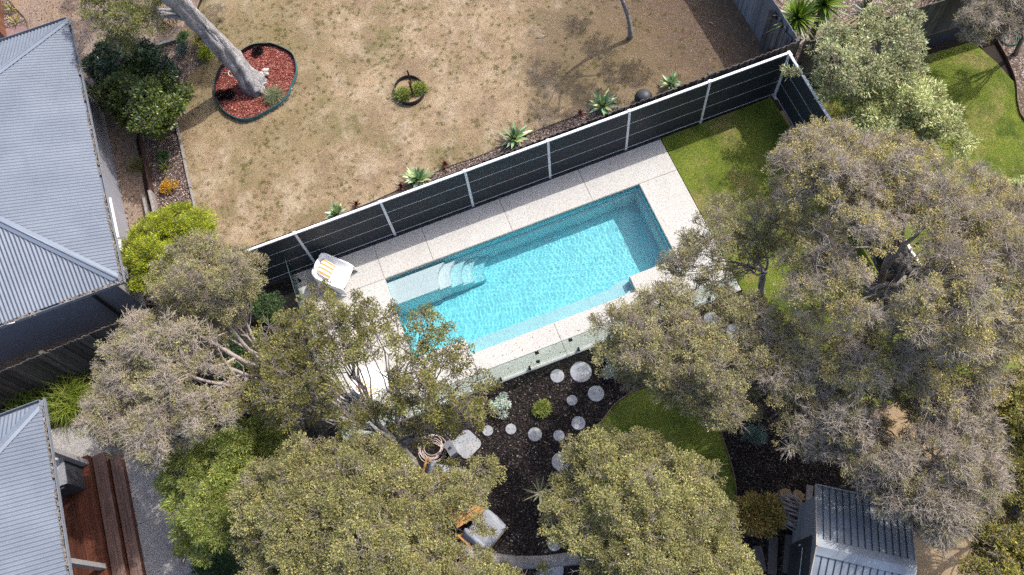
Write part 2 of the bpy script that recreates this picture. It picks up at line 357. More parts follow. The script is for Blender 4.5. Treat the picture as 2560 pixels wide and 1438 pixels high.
mb.add([(DX0+.02,y-w,z),(PX0-.02,y-w,z),(PX0-.02,y+w,z),(DX0+.02,y+w,z)], [(0,1,2,3)])
tag(mb.build('control_joints', jm), kind='structure')
mb = MB(); mb.box(DX0-2, DX1+.05, DY1+.005, 11.90, -0.2, -0.02); tag(mb.build('pebble_strip', M['pebble']), kind='structure')

# ---------------------------------------------------------------- pool
FLOOR = -1.32; WL = -0.115
M['shell'] = simple('water tinted pool shell', (0.20, 0.73, 0.81), 0.45, var=0.03, scale=3)  # deeper parts bluer: light absorbed by the water put into these shell colours
M['shell_pale'] = simple('shallow water tinted shell', (0.42, 0.74, 0.78), 0.45, var=0.03, scale=3)
M['shell_white'] = simple('white shell', (0.72, 0.80, 0.81), 0.45, var=0.03, scale=3)
M['shell_mid'] = simple('mid water tinted shell', (0.22, 0.64, 0.71), 0.45, var=0.03, scale=3)
pool = thing('swimming_pool', 'rectangular turquoise fibreglass pool with white corner steps set in pale paving', 'pool', (0, 0, 0))
mb = MB(); t = 0.12
mb.box(PX0-t, PX1+t, PY1, PY1+t, FLOOR-.1, -0.165); mb.box(PX0-t, PX0, PY0-t, PY1, FLOOR-.1, -0.165); mb.box(PX1, PX1+t, PY0-t, PY1, FLOOR-.1, -0.165)
mb.box(PX0, PX1, PY0, PY1, FLOOR-.1, FLOOR)
mb.box(PX0, NX0-t, PY0-t, PY0, FLOOR-.1, -0.165); mb.box(NX1+t, PX1, PY0-t, PY0, FLOOR-.1, -0.165)
mb.box(NX0-t, NX0, NY0-t, PY0, FLOOR-.1, -0.165); mb.box(NX1, NX1+t, NY0-t, PY0, FLOOR-.1, -0.165); mb.box(NX0, NX1, NY0-t, NY0, FLOOR-.1, -0.165)
mb.build('shell', M['shell'], pool)
mb = MB(); mb.box(PX0+.001, PX1-.001, PY1-.075, PY1-.001, FLOOR+.001, -0.50); mb.box(PX1-.075, PX1-.001, PY0+.001, PY1-.076, FLOOR+.001, -0.50)
mb.build('safety_ledge', M['shell_pale'], pool)
# bench niche along the south side, rounded at its eastern end
pts = [(NX0+.002, NY0+.002), (NX1-.002, NY0+.002), (NX1-.002, PY0+.08)]
for k in range(9):
    a = math.pi/2 * k / 8; pts.append((NX1 - .25 - .28*math.sin(a), PY0 - .02 + .10*math.cos(a)))
pts += [(NX0 + .3, PY0 + .02), (NX0+.002, PY0+.02)]
mb = MB(); mb.prism(pts, FLOOR+.001, -0.42); mb.build('bench', M['shell_pale'], pool)
mb = MB(); mb.prism([(NX1-.002, NY0+.003), (NX1-.002, NY0+.16), (NX1-.12, NY0+.15), (NX1-.30, NY0+.08), (NX1-.36, NY0+.003)], -0.419, -0.20); mb.build('corner_seat', M['shell_white'], pool)
# wading shelf and four rounded steps in the north west corner
SY0 = PY1 - 0.80
pts = [(PX0+.002, SY0-.02)]
pts = [(PX0+.002, SY0+.0), (PX0+.18, SY0), (-0.18, SY0)]
for k in range(7):
    a = math.pi/2*k/6; pts.append((-0.18 + .08*math.sin(a), SY0 + .08 - .08*math.cos(a)))
pts += [(-0.085, PY1-.52), (-.03, PY1-.36), (.07, PY1-.22), (.22, PY1-.10), (0.26, PY1-.077), (PX0+.002, PY1-.077)]
mb = MB(); mb.prism(pts, FLOOR+.001, -0.21); mb.build('wading_shelf', M['shell_white'], pool)
for i in range(4):
    x0, x1 = -0.1 + .33*i, -0.1 + .33*(i+1)
    pts = [(x0 - .05, SY0 + .03), (x1 - .06, SY0 + .03)]
    for k in range(1, 7):
        a = math.pi/2*k/6; pts.append((x1 - .06 + .08*math.sin(a), SY0 + .11 - .08*math.cos(a)))
    pts += [(x1+.025, PY1-.52), (x1+.08, PY1-.36), (x1+.18, PY1-.22), (x1+.34, PY1-.078-.001*i), (x0 - .05, PY1-.078-.001*i)]
    mb = MB(); mb.prism(pts, FLOOR+.001, -0.42 - .21*i); mb.build('step', M[('shell_white', 'shell_pale', 'shell_pale', 'shell_mid')[i]], pool)

def build_water():
    X0, X1, Y0, Y1 = PX0-.03, PX1+.03, NY0-.03, PY1+.03
    d = 0.021
    nx, ny = int((X1-X0)/d), int((Y1-Y0)/d)
    gx = np.linspace(X0, X1, nx+1); gy = np.linspace(Y0, Y1, ny+1)
    X, Y = np.meshgrid(gx, gy, indexing='ij')
    r2 = np.random.default_rng(5); Z = np.zeros_like(X)
    for lam, amp, cnt in ((0.9, 0.0020, 5), (0.36, 0.00045, 10), (0.19, 0.00033, 22), (0.105, 0.00021, 28)):
        for _ in range(cnt):
            th = r2.uniform(0, 6.283); L = lam * r2.uniform(.75, 1.3); ph = r2.uniform(0, 6.28)
            w = X*math.cos(th) + Y*math.sin(th) + 0.12*np.sin(1.3*X + 2.1*Y + ph)
            env = 1.0 if lam > .5 else .85 + .5*np.sin(X*r2.uniform(.6,1.6) + Y*r2.uniform(.8,2.2) + ph)
            Z += amp/math.sqrt(cnt)*1.6 * env * np.sin(2*np.pi*w/L + ph)
    Z += WL
    V = np.stack([X, Y, Z], -1).reshape(-1, 3)
    idx = np.arange((nx+1)*(ny+1)).reshape(nx+1, ny+1)
    F = np.stack([idx[:-1,:-1], idx[1:,:-1], idx[1:,1:], idx[:-1,1:]], -1).reshape(-1, 4)
    nb = len(V); B = V.copy()
    # closed body: skirt and bottom, hidden inside the shell's walls and floor
    loop = np.concatenate([idx[:,0], idx[-1,1:], idx[-2::-1,-1], idx[0,-2:0:-1]])
    Bv = V[loop].copy(); Bv[:,2] = FLOOR - .05
    V2 = np.vstack([V, Bv, [[(X0+X1)/2, (Y0+Y1)/2, FLOOR-.05]]]); k = len(loop); c = len(V2)-1
    S = [(loop[(i+1) % k], loop[i], nb+i, nb+(i+1) % k) for i in range(k)]
    T = [(nb+(i+1) % k, nb+i, c, c) for i in range(k)]
    me = bpy.data.meshes.new('pool_water')
    faces = [tuple(f) for f in F] + [tuple(int(q) for q in s) for s in S] + [tuple(int(q) for q in t[:3]) for t in T]
    me.from_pydata([tuple(v) for v in V2], [], faces); me.update()
    me.polygons.foreach_set('use_smooth', [True]*len(F) + [False]*(len(faces)-len(F)))
    m, n, l, b = nodes('pool water')
    b.inputs['Base Color'].default_value = (0.86, 0.985, 1, 1); b.inputs['Roughness'].default_value = 0.0
    b.inputs['Transmission Weight'].default_value = 1.0; b.inputs['IOR'].default_value = 1.333
    o = link('pool_water', me, m); tag(o, kind='structure')
    o.cycles.is_caustics_caster = True; sd.cycles.is_caustics_light = True
    for q in pool.children: q.cycles.is_caustics_receiver = True
    return o
build_water()
# ---------------------------------------------------------------- dark panel fence
FY = 11.842; FH = 1.942
def panel_fence(name, label, a, b, nseg, ground=0.0, face=-1):
    """Runs from a to b (metres); face: which side the joint trims sit on (left of a->b = +1)."""
    a = Vector((*a, 0)); b = Vector((*b, 0)); d = (b - a); L = d.length; d.normalize(); n = Vector((-d.y, d.x, 0)) * face
    t = thing(name, label, 'fence', a, math.atan2(d.y, d.x)); s = face
    seg = L / nseg
    for i in range(nseg):
        mb = MB(); mb.box(i*seg + .036, (i+1)*seg - .036, -.022, .022, 0.10, FH - .04); mb.build('panel', M['panel'], t)
        for z in (0.71, 1.32):
            q = MB(); q.box(i*seg + .037, (i+1)*seg - .037, (.0225 if s > 0 else -.0275), (.0275 if s > 0 else -.0225), z - .007, z + .007); q.build('joint_trim', M['alu'], t)
        q = MB(); q.box(i*seg + .037, (i+1)*seg - .037, -.03, .03, 0.075, 0.105); q.build('bottom_rail', M['alu'], t)
        q = MB(); q.box(i*seg + .037, (i+1)*seg - .037, -.032, .032, FH - .04, FH); q.build('top_rail', M['white_paint'], t)
    for i in range(nseg + 1):
        q = MB(); q.box(i*seg - .035, i*seg + .035, -.035, .035, -0.2, FH + .005); q.box(i*seg - .042, i*seg + .042, -.042, .042, FH + .005, FH + .02)
        q.build('post', M['white_paint'], t)
    return t
panel_fence('panel_fence', 'long charcoal panel fence with white posts and top rail behind the pool', (-5.572, FY), (11.228, FY), 7)
panel_fence('panel_fence', 'dark panel side fence running from the corner post down under the big right tree', (11.228, FY - .09), (11.10, 4.62), 3)

# ---------------------------------------------------------------- paling fences
def paling_fence(name, label, a, b, h0, h1, m, z0=0.0, pw=0.105, rail_side=1, lap=True, plinth=None, seed=1):
    r = random.Random(seed); a = Vector((*a, 0)); b = Vector((*b, 0)); d = b - a; L = d.length; d.normalize()
    t = thing(name, label, 'fence', a, math.atan2(d.y, d.x))
    mb = MB(); n = int(L / (pw * .86))
    for i in range(n):
        x = i * pw * .86; h = h0 + (h1 - h0) * i / n + r.uniform(-.018, .018); y = .012 if (i % 2 and lap) else -.012
        y += r.uniform(-.004, .004); tl = r.uniform(-.012, .012)
        vs = [(x, y-.008, z0), (x+pw, y-.008, z0), (x+pw, y+.008, z0), (x, y+.008, z0), (x+tl, y-.008, h), (x+pw+tl, y-.008, h + r.uniform(-.01, .01)), (x+pw+tl, y+.008, h), (x+tl, y+.008, h)]
        mb.add(vs, [(0,3,2,1),(4,5,6,7),(0,1,5,4),(1,2,6,5),(2,3,7,6),(3,0,4,7)])
    mb.build('palings', m, t)
    for zz in (.35, 1.05, min(h0, h1) - .25):
        q = MB(); y = .065 * rail_side; q.box(0, L, y - .022, y + .022, zz, zz + .07); q.build('rail', M['paling_brown'], t)
    k = max(2, int(L / 2.4) + 1)
    for i in range(k):
        q = MB(); x = min(L - .06, i * L / (k - 1)); q.box(x - .05, x + .05, .09*rail_side - .04, .09*rail_side + .045, -0.3, h0 + (h1 - h0)*i/(k-1) - .05); q.build('post', M['paling_brown'], t)
    if plinth:
        q = MB(); q.box(0, L, -.075, -.035, -.1, plinth); q.build('plinth_board', M['charcoal'], t)
    return t
paling_fence('paling_fence', 'old brown paling fence hidden close behind the long charcoal panel fence', (-4.6, 12.05), (11.72, 12.06), 1.56, 1.97, M['paling'], z0=-.05, seed=2)
paling_fence('paling_fence', 'grey blue paling fence along the far right edge of the dry lawn', (11.76, 12.3), (11.76, 20.5), 1.8, 1.85, M['paling_blue'], z0=-.05, rail_side=-1, lap=False, pw=.13, seed=3)
paling_fence('paling_fence', 'grey paling fence over dark plinth boards at the back of the sunny right lawn', (11.9, 11.93), (20.5, 11.42), 2.0, 2.0, M['paling'], z0=.45, plinth=.45, lap=False, pw=.14, seed=4)
t = paling_fence('paling_fence', 'dark weathered paling fence beside the south wall of the upper left house', (-12.9, 11.02), (-7.7, 11.32), 1.72, 1.72, M['paling_brown'], z0=-.05, seed=5)

# peeling painted boards leaning on the grey blue fence
mb = MB(); r = random.Random(9)
for i in range(11):
    y = 12.42 + i * .115; mb.box(11.69 - .012*(i % 2), 11.715 - .012*(i % 2), y, y + .108, -.05, 1.62 + r.uniform(-.12, .1))
M['peel'] = wood_mat('peeling red paint', (0.10, 0.095, 0.10), (0.20, 0.19, 0.20), stretch=(14, 14, 1.0), island=0.5, stain=(0.05, 0.012, 0.012))
tag(mb.build('board_screen', M['peel']), 'weathered boards with peeling dark red paint against the grey blue fence', 'boards')

# ---------------------------------------------------------------- frameless glass pool fence
m, n, l, b = nodes('clear glass'); n.remove(b)
tr = n.new('ShaderNodeBsdfTransparent'); tr.inputs[0].default_value = (0.86, 0.93, 0.90, 1); gl = n.new('ShaderNodeBsdfGlossy'); gl.inputs['Roughness'].default_value = 0.03
lw = n.new('ShaderNodeLayerWeight'); lw.inputs[0].default_value = 0.5; pw = n.new('ShaderNodeMath'); pw.operation = 'POWER'; pw.inputs[1].default_value = 4.0; l.new(lw.outputs['Facing'], pw.inputs[0])
fr = n.new('ShaderNodeMath'); fr.operation = 'MULTIPLY_ADD'; fr.inputs[1].default_value = 0.5; fr.inputs[2].default_value = 0.035; l.new(pw.outputs[0], fr.inputs[0]); mx = n.new('ShaderNodeMixShader')
l.new(fr.outputs[0], mx.inputs[0]); l.new(tr.outputs[0], mx.inputs[1]); l.new(gl.outputs[0], mx.inputs[2]); l.new(mx.outputs[0], n['Material Output'].inputs[0]); M['glass'] = m
M['glass_edge'] = simple('green glass edge', (0.05, 0.085, 0.08), 0.15, var=0.05, spec=0.6)
def glass_fence(name, label, a, b, segs, skip=(), hinge=()):
    a = Vector((*a, 0)); b = Vector((*b, 0)); d = b - a; L = d.length; d.normalize()
    t = thing(name, label, 'glass fence', a, math.atan2(d.y, d.x)); x = 0.02
    for i, wd in enumerate(segs):
        q = MB(); q.box(x, x + wd - .02, -.006, .006, 0.05, 1.20); p = q.build('glass_pane', M['glass'], t)
        q = MB(); q.box(x, x + wd - .02, -.0065, .0065, 1.2005, 1.207); q.box(x - .003, x, -.0065, .0065, .05, 1.2); q.box(x + wd - .02, x + wd - .017, -.0065, .0065, .05, 1.2); q.build('polished_edge', M['glass_edge'], p)
        if i not in skip:
            for xx in (x + .22, x + wd - .26):
                q = MB(); q.box(xx - .03, xx + .03, -.045, .045, 0.001, .014); q.box(xx - .022, xx + .022, -.03, -.0075, .014, .15); q.box(xx - .022, xx + .022, .0075, .03, .014, .15); q.build('spigot', M['black'], t)
        if i in hinge:
            for xx in (x - .01, x + wd - .01):
                for z in ((.28, 1.0) if xx < x else (1.0,)):
                    q = MB(); q.box(xx - .05, xx + .05, -.03, -.0075, z, z + .09); q.box(xx - .05, xx + .05, .0075, .03, z, z + .09); q.build('hinge', M['black'], t)
        x += wd
    return t
glass_fence('glass_pool_fence', 'clear glass pool fence with black spigots along the black mulch garden', (-3.74, 6.62), (7.4, 6.62), [1.35, 1.35, 1.35, 1.30, .92, 1.36, 1.2, 1.25, 1.05], skip=(4,), hinge=(4,))
glass_fence('glass_pool_fence', 'clear glass pool fence at the left end of the paving beside the white lounge chair', (-3.74, 11.72), (-3.74, 6.72), [1.2, 1.25, 1.25, 1.25], skip=())

# ---------------------------------------------------------------- houses
m, n, l, b = nodes('blue grey roof steel'); M['roof'] = m
t = tex(n, l, scale=0.9, detail=7, rough=0.65); t2 = tex(n, l, scale=14, detail=4)
c = ramp(n, l, t.outputs[0], [(0.3, (0.135, 0.158, 0.195)), (0.7, (0.185, 0.21, 0.25))])
c = mixc(n, l, ramp(n, l, t2.outputs[0], [(0.62, (0, 0, 0)), (0.78, (0.5, 0.5, 0.5))]), c, (0.13, 0.14, 0.155))
l.new(c, b.inputs['Base Color']); b.inputs['Roughness'].default_value = 0.5; b.inputs['Metallic'].default_value = 0.15
M['cap'] = simple('roof capping', (0.175, 0.205, 0.25), 0.42, metal=0.15, var=0.08, scale=2)
M['gutter'] = simple('gutter steel', (0.24, 0.265, 0.30), 0.45, metal=0.2, var=0.1)
M['litter'] = ground_mat('gutter leaf litter', [(0.3, (0.05, 0.04, 0.03)), (0.5, (0.20, 0.17, 0.14)), (0.7, (0.42, 0.38, 0.33))], fine=24, big=9, bmp=1.0, bump_d=0.03)
m, n, l, b = nodes('grey weatherboard'); M['weatherboard'] = m
tc = n.new('ShaderNodeTexCoord'); sp = n.new('ShaderNodeSeparateXYZ'); l.new(tc.outputs['Object'], sp.inputs[0])
t = tex(n, l, scale=3, detail=5, stretch=(1, 1, 6)); l.new(ramp(n, l, t.outputs[0], [(0.3, (0.26, 0.245, 0.24)), (0.7, (0.33, 0.315, 0.31))]), b.inputs['Base Color']); b.inputs['Roughness'].default_value = 0.65
M['weatherboard_dark'] = simple('slate weatherboard', (0.27, 0.27, 0.30), 0.6, var=0.08, scale=3)

def boards_wall(mb, a, b, z0, z1, pitch=0.135, out=1):
    """Lapped weatherboards between plan points a and b; out = +1 when the outside is to the right of a->b."""
    a = Vector((*a, 0)); b = Vector((*b, 0)); d = (b - a).normalized(); nn = Vector((d.y, -d.x, 0)) * out
    k = int((z1 - z0) / pitch)
    for i in range(k):
        za, zb = z0 + i*pitch, z0 + (i+1)*pitch
        p = [a + nn*.022, b + nn*.022, b + nn*.004, a + nn*.004]
        mb.add([(p[0].x,p[0].y,za),(p[1].x,p[1].y,za),(p[2].x,p[2].y,zb),(p[3].x,p[3].y,zb)], [(0,1,2,3) if out > 0 else (3,2,1,0)])
        mb.add([(a.x,a.y,za),(b.x,b.y,za),(p[1].x,p[1].y,za),(p[0].x,p[0].y,za)], [(0,1,2,3) if out > 0 else (3,2,1,0)])

def corrugated(mb, e0, e1, up, vmax, z0, pitch_tan, pitch=0.10, amp=0.016, ns=8):
    """Sheet with ridges running up the slope: eave from e0 to e1 (plan), plan direction up the slope, vmax(u) = run."""
    e0 = Vector((*e0, 0)); e1 = Vector((*e1, 0)); d = e1 - e0; L = d.length; d.normalize(); up = Vector((*up, 0)).normalized()
    nrm = Vector((-up.x*pitch_tan, -up.y*pitch_tan, 1)).normalized()
    n = int(L / pitch * ns); vs = []
    for i in range(n + 1):
        u = i * L / n; h = amp * math.sin(2*math.pi*u/pitch); v = vmax(u)
        for vv in (-0.03, v):
            p = e0 + d*u + up*vv; vs.append(Vector((p.x, p.y, z0 + vv*pitch_tan)) + nrm*h)
    fs = [(2*i, 2*i+2, 2*i+3, 2*i+1) for i in range(n)]
    if d.cross(up).z < 0: fs = [f[::-1] for f in fs]
    mb.add(vs, fs, True)

def hip_house(name, label, E, S, N, W, ze, tanp, over=0.45):
    """Hipped house; E/S/N/W are the eave lines (roof edge) in metres."""
    t = thing(name, label, 'house', (0, 0, 0)); half = (N - S) / 2
    def run_e(u): return min(u, (N - S) - u, half)
    q = MB(); corrugated(q, (E, S), (E, N), (-1, 0), run_e, ze, tanp); roof = q.build('roof', M['roof'], t)
    q = MB(); corrugated(q, (W, S), (E, S), (0, 1), lambda u: min(half, (E - W) - u), ze, tanp); q.build('roof', M['roof'], t)
    q = MB(); corrugated(q, (E, N), (W, N), (0, -1), lambda u: min(half, u), ze, tanp); q.build('roof', M['roof'], t)
    for sy, y in ((1, S), (-1, N)):
        q = MB(); r = half
        for side in (0, 1):
            o = Vector((0, sy*.17, 0)) if side else Vector((-.17, 0, 0))
            a = Vector((E, y, ze + .028)); b = Vector((E - r, y + sy*r, ze + r*tanp + .028))
            dz = -.012
            oa = Vector((E-.02, y + sy*.01 + .24*sy, ze + .018)) if side else Vector((E - .01 - .24, y + sy*.02, ze + .018))
            ob = b + (Vector((r*.0, 0, 0)))
            n_ = (Vector((0, 0, 1)))
            w_ = Vector((.12, .12*sy, 0)) if side else Vector((-.12, -.12*sy, 0))
            p = [a, b, b + w_ + Vector((0, 0, -.055)), a + w_*.9 + Vector((0, 0, -.055 + .02))]
            # capping wing: slides down its own roof plane
            if side: p = [a, b, b + Vector((.17, -.0, 0)) + Vector((0, 0, -.17*tanp)) + Vector((0, 0, .0)), a + Vector((0, sy*.17, 0)) + Vector((0, 0, .004))]
            else: p = [a, b, b + Vector((0, -sy*.17, 0)) + Vector((0, 0, -.17*tanp)), a + Vector((-.17, 0, 0)) + Vector((0, 0, .004))]
            q.add([v for v in p] + [v - Vector((0, 0, .012)) for v in p], [(0,1,2,3),(7,6,5,4),(0,4,5,1),(1,5,6,2),(2,6,7,3),(3,7,4,0)])
        q.tube([Vector((E-.01, y + sy*.01, ze + .022)), Vector((E - r, y + sy*r, ze + r*tanp + .022))], .03, 8)
        q.build('hip_capping', M['cap'], t)
    q = MB(); q.box(W, E - half + .1, S + half - .12, S + half + .12, ze + half*tanp - .02, ze + half*tanp + .04); q.build('ridge_capping', M['cap'], t)
    # gutters with litter
    g = .125
    q = MB()
    def trough(a, b, nx, ny):
        a = Vector(a); b = Vector(b); n_ = Vector((nx, ny, 0))
        d = (b - a).normalized(); zz = Vector((0, 0, 1))
        for o0, o1, z0, z1 in ((.0, g, -.10, -.09), (g - .012, g, -.0899, .012), (.0, .012, -.0899, -.012)):
            p = [a + n_*o0 + zz*z0, b + n_*o0 + zz*z0, b + n_*o1 + zz*z0, a + n_*o1 + zz*z0]
            u = [v + zz*(z1 - z0) for v in p]; q.add(p + u, [(0,3,2,1),(4,5,6,7),(0,1,5,4),(1,2,6,5),(2,3,7,6),(3,0,4,7)])
    trough((E - .005, S - g, ze), (E - .005, N + g, ze), 1, 0); trough((W, S + .005, ze), (E - .006, S + .005, ze), 0, -1); trough((W, N - .005, ze), (E - .006, N - .005, ze), 0, 1)
    gt = q.build('gutter', M['gutter'], t)
    q = MB(); r = random.Random(3)
    for (ax, ay, bx, by) in ((E + .01, S - .1, E + .01, N), (W, S - .11, E, S - .11)):
        L = math.hypot(bx-ax, by-ay); k = int(L / .05)
        for i in range(k):
            f = i / k; hh = noise.noise(Vector((f*L*1.7, ax, 3)))
            if hh < -.18: continue
            s_ = r.uniform(.02, .05); x = ax + (bx-ax)*f + r.uniform(0.005, .075) * (1 if ax == bx else 0); y = ay + (by-ay)*f + r.uniform(0.005, .075) * (0 if ax == bx else 1)
            q.box(-s_, s_, -s_*.6, s_*.6, -.02, .02, Matrix.Translation((x, y, ze - .03 + hh*.03)) @ Matrix.Rotation(r.uniform(0, 3), 4, 'Z') @ Matrix.Rotation(r.uniform(-.5, .5), 4, 'X'))
    tag(q.build('leaf_litter', M['litter'], gt), kind='stuff')
    q = MB(); q.box(W, E - .02, S + .01, N - .01, ze - .13, ze - .105); q.build('soffit', M['white_paint'], t)
    return t
H1 = hip_house('house', 'upper left house with a blue grey corrugated hip roof, grey weatherboards and two white windows', -7.56, 11.86, 20.82, -22.0, 2.72, 0.40)
q = MB(); q.box(-21.5, -8.13, 12.44, 20.3, -.09, 2.58); q.build('wall', M['weatherboard_dark'], H1)
q = MB(); boards_wall(q, (-21.5, 12.42), (-8.11, 12.42), -.05, 2.6); q.build('south_wall', M['weatherboard_dark'], H1)
q = MB(); boards_wall(q, (-8.11, 12.42), (-8.35, 20.62), -.05, 2.6); q.build('east_wall', M['weatherboard'], H1)
q = MB(); q.box(-8.135, -8.085, 12.395, 12.445, -.05, 2.6); q.build('corner_stop', M['weatherboard'], H1)
for (y0, y1) in ((14.30, 15.62), (12.92, 14.16)):
    x = -8.10 - .029*(y0 - 12.42) + .01
    wn_ = MB(); f = .06
    for (a0, a1, z0, z1) in ((y0, y1, .98, 1.04), (y0, y1, 2.02, 2.08), (y0, y0 + f, 1.04, 2.02), (y1 - f, y1, 1.04, 2.02)): wn_.box(x, x + .06, a0, a1, z0, z1)
    w = wn_.build('window', M['white_paint'], H1)
    q = MB(); q.box(x + .005, x + .02, y0 + f, y1 - f, 1.04, 2.02)
    q.build('pane', simple('curtained glass', (0.34, 0.36, 0.40), 0.08, var=0.1, spec=0.7), w)
    q = MB(); q.box(x + .02, x + .11, y0 - .03, y1 + .03, .945, .98); q.build('sill', M['white_paint'], w)
q = MB(); q.tube([(-8.75, 12.33, 2.55), (-8.75, 12.36, 2.2), (-8.75, 12.36, -.05)], .045, 10); q.build('downpipe', M['charcoal'], H1)
q = MB(); q.tube([(-10.45, 11.72, 2.74), (-10.25, 11.70, 2.75)], .012, 6); q.build('roof_bracket', M['white_paint'], H1)

H2 = hip_house('house', 'lower left house with a blue grey corrugated roof above the red brown timber deck', -9.95, -1.0, 9.33, -24.0, 2.75, 0.40)
q = MB(); boards_wall(q, (-12.3, -1), (-12.3, 8.9), -.05, 2.6); q.box(-23.5, -12.32, -.6, 8.9, -.09, 2.6); q.build('wall', M['weatherboard_dark'], H2)
for y in (8.42, 5.68):
    q = MB(); q.box(-10.33, -10.17, y - .06, y + .06, .45, 2.62); q.build('verandah_post', M['weatherboard'], H2)
# deck with two long steps
dk = thing('timber_deck', 'red brown timber deck with two wide steps under the lower left eave', 'deck', (-10.2, 6, 0))
dk.location = (0, 0, 0)
def planks(name, x0, x1, y0, y1, z, m, w=.09, th=.03, par=None):
    q = MB(); n = max(1, round((x1 - x0) / w)); w = (x1 - x0) / n
    for i in range(n): q.box(x0 + i*w + .003, x0 + (i+1)*w - .003, y0, y1, z - th, z)
    return q.build(name, m, par)
planks('deck_boards', -12.28, -10.16, -1, 8.62, .45, M['deck_red'], par=dk)
for x0, x1, z, y1 in ((-10.13, -9.80, .30, 8.60), (-9.765, -9.47, .15, 8.58)):
    st = planks('step_boards', x0, x1, -1, y1, z, M['deck_worn'], w=.11, par=dk)
    q = MB(); q.box(x1 - .03, x1 - .005, -1, y1, -.06, z - .032); q.build('riser', M['deck_red'], st)
q = MB(); q.box(-10.19, -10.165, -1, 8.62, -.06, .418); q.box(-12.28, -10.19, 8.585, 8.615, -.06, .418); q.build('fascia', M['deck_red'], dk)
# barbecue cabinet
bb = thing('barbecue_cabinet', 'dark grey outdoor kitchen cabinet with pale bench top and burner on the timber deck', 'barbecue', (-10.62, 8.12, .45))
q = MB(); q.box(-.27, .27, -.36, .36, .02, .86); q.build('cabinet', M['charcoal'], bb)
q = MB(); q.box(-.29, .29, -.38, .38, .86, .90); q.build('bench_top', M['steel'], bb)
q = MB(); q.tube([(.02, .15, .90), (.02, .15, .96)], .11, 20); q.tube([(.02, .15, .96), (.02, .15, .962)], .06, 16); q.build('burner', M['white_paint'], bb)
q = MB(); q.box(-.1, .14, .28, .33, .901, .95); q.build('splash_rail', M['white_paint'], bb)
q = MB(); q.tube([(.12, -.384, .72), (-.2, -.384, .72)], .012, 8); q.build('handle', M['steel'], bb)

# shed, lower right
p0, p1 = at(2040, 1213, 2.3), at(2273, 1264, 2.3); r0 = at(2040, 1365, 2.9)
d = (p1 - p0).to_2d(); Ls = d.length; d.normalize(); nrm = Vector((d.y, -d.x)); run = (r0 - p0).to_2d().dot(nrm)
SH = thing('garden_shed', 'dark grey garden shed with standing seam gable roof at the lower right', 'shed', (p0.x, p0.y, 0), math.atan2(d.y, d.x))
M['shed_roof'] = simple('slate blue shed roof', (0.27, 0.30, 0.325), 0.42, metal=0.15, var=0.22, scale=1.6)
ze, zr = 2.3, 2.9; tp = (zr - ze) / run
M['seam'] = simple('dark seams', (0.03, 0.034, 0.04), 0.5, var=.1)
for side in (1, -1):
    q = MB(); ye, yr = (0, -run) if side == 1 else (-2*run, -run)
    q.add([(0, ye, ze), (Ls, ye, ze), (Ls, yr, zr), (0, yr, zr), (0, ye, ze-.03), (Ls, ye, ze-.03), (Ls, yr, zr-.03), (0, yr, zr-.03)],
          [(0,1,2,3) if side < 0 else (3,2,1,0), (7,6,5,4), (0,1,5,4), (1,2,6,5), (3,0,4,7)])
    rf = q.build('roof', M['shed_roof'], SH); q = MB(); ns = 14
    for i in range(1, ns): q.bar((i*Ls/ns, ye, ze + .008), (i*Ls/ns, yr, zr + .008), .014, .028)
    q.build('seam', M['seam'], rf)
q = MB()
for s_ in (1, -1):
    a = [(0, -run, zr + .035), (Ls, -run, zr + .035), (Ls, -run + s_*.17, zr + .035 - .17*tp), (0, -run + s_*.17, zr + .035 - .17*tp)]
    q.add(a + [(x, y, z - .012) for x, y, z in a], [(0,1,2,3),(7,6,5,4),(2,6,7,3),(0,3,7,4),(1,5,6,2)])
q.build('ridge_capping', M['shed_roof'], SH)
q = MB()
for x in (-.014, Ls + .002):
    q.bar((x + .006, .0, ze - .01), (x + .006, -run, zr - .01), .02, .08); q.bar((x + .006, -2*run, ze - .01), (x + .006, -run, zr - .01), .02, .08)
q.box(-.01, Ls + .01, .002, .03, ze - .06, ze + .02); q.build('barge_trim', simple('pale rust trim', (0.45, 0.39, 0.34), .6), SH)
q = MB(); x0, x1, y0, y1 = .12, Ls - .12, -.12, -2*run + .12
q.add([(x0,y0,-.08),(x1,y0,-.08),(x1,y1,-.08),(x0,y1,-.08),(x0,y0,ze-.05),(x1,y0,ze-.05),(x1,y1,ze-.05),(x0,y1,ze-.05),(x0,-run,zr-.06),(x1,-run,zr-.06)],
      [(0,1,5,4),(1,2,6,9,5),(2,3,7,6),(3,0,4,8,7)])
q.build('wall', M['weatherboard_dark'], SH)
q = MB(); q.box(x0 - .03, x0 - .001, -run - .75, -run + .35, .0, 1.95); dr = q.build('door', M['charcoal'], SH)
q = MB(); q.tube([(x0 - .06, -run + .22, 1.0), (x0 - .06, -run + .22, 1.15)], .02, 8); q.build('handle', M['steel'], dr)
q = MB()
for i in range(3): q.tube([(x0 - .05 - .03*i, -run + .1, 1.35 + .14*i), (x0 - .05 - .03*i, -run - .6, 1.35 + .14*i)], .012, 6)
q.build('wall_rack', M['steel'], SH)
# ---------------------------------------------------------------- foliage builders
def unit(a): return a / np.maximum(1e-9, np.linalg.norm(a, axis=-1, keepdims=True))

def palette(g, n, cols, var=0.25, w=None):
    c = np.array(cols); p = None if w is None else np.array(w) / np.sum(w)
    k = g.choice(len(c), n, p=p)
    return np.clip(c[k] * (1 + g.normal(0, var, (n, 1))) * (1 + g.normal(0, .06, (n, 3))), 0.003, 1)

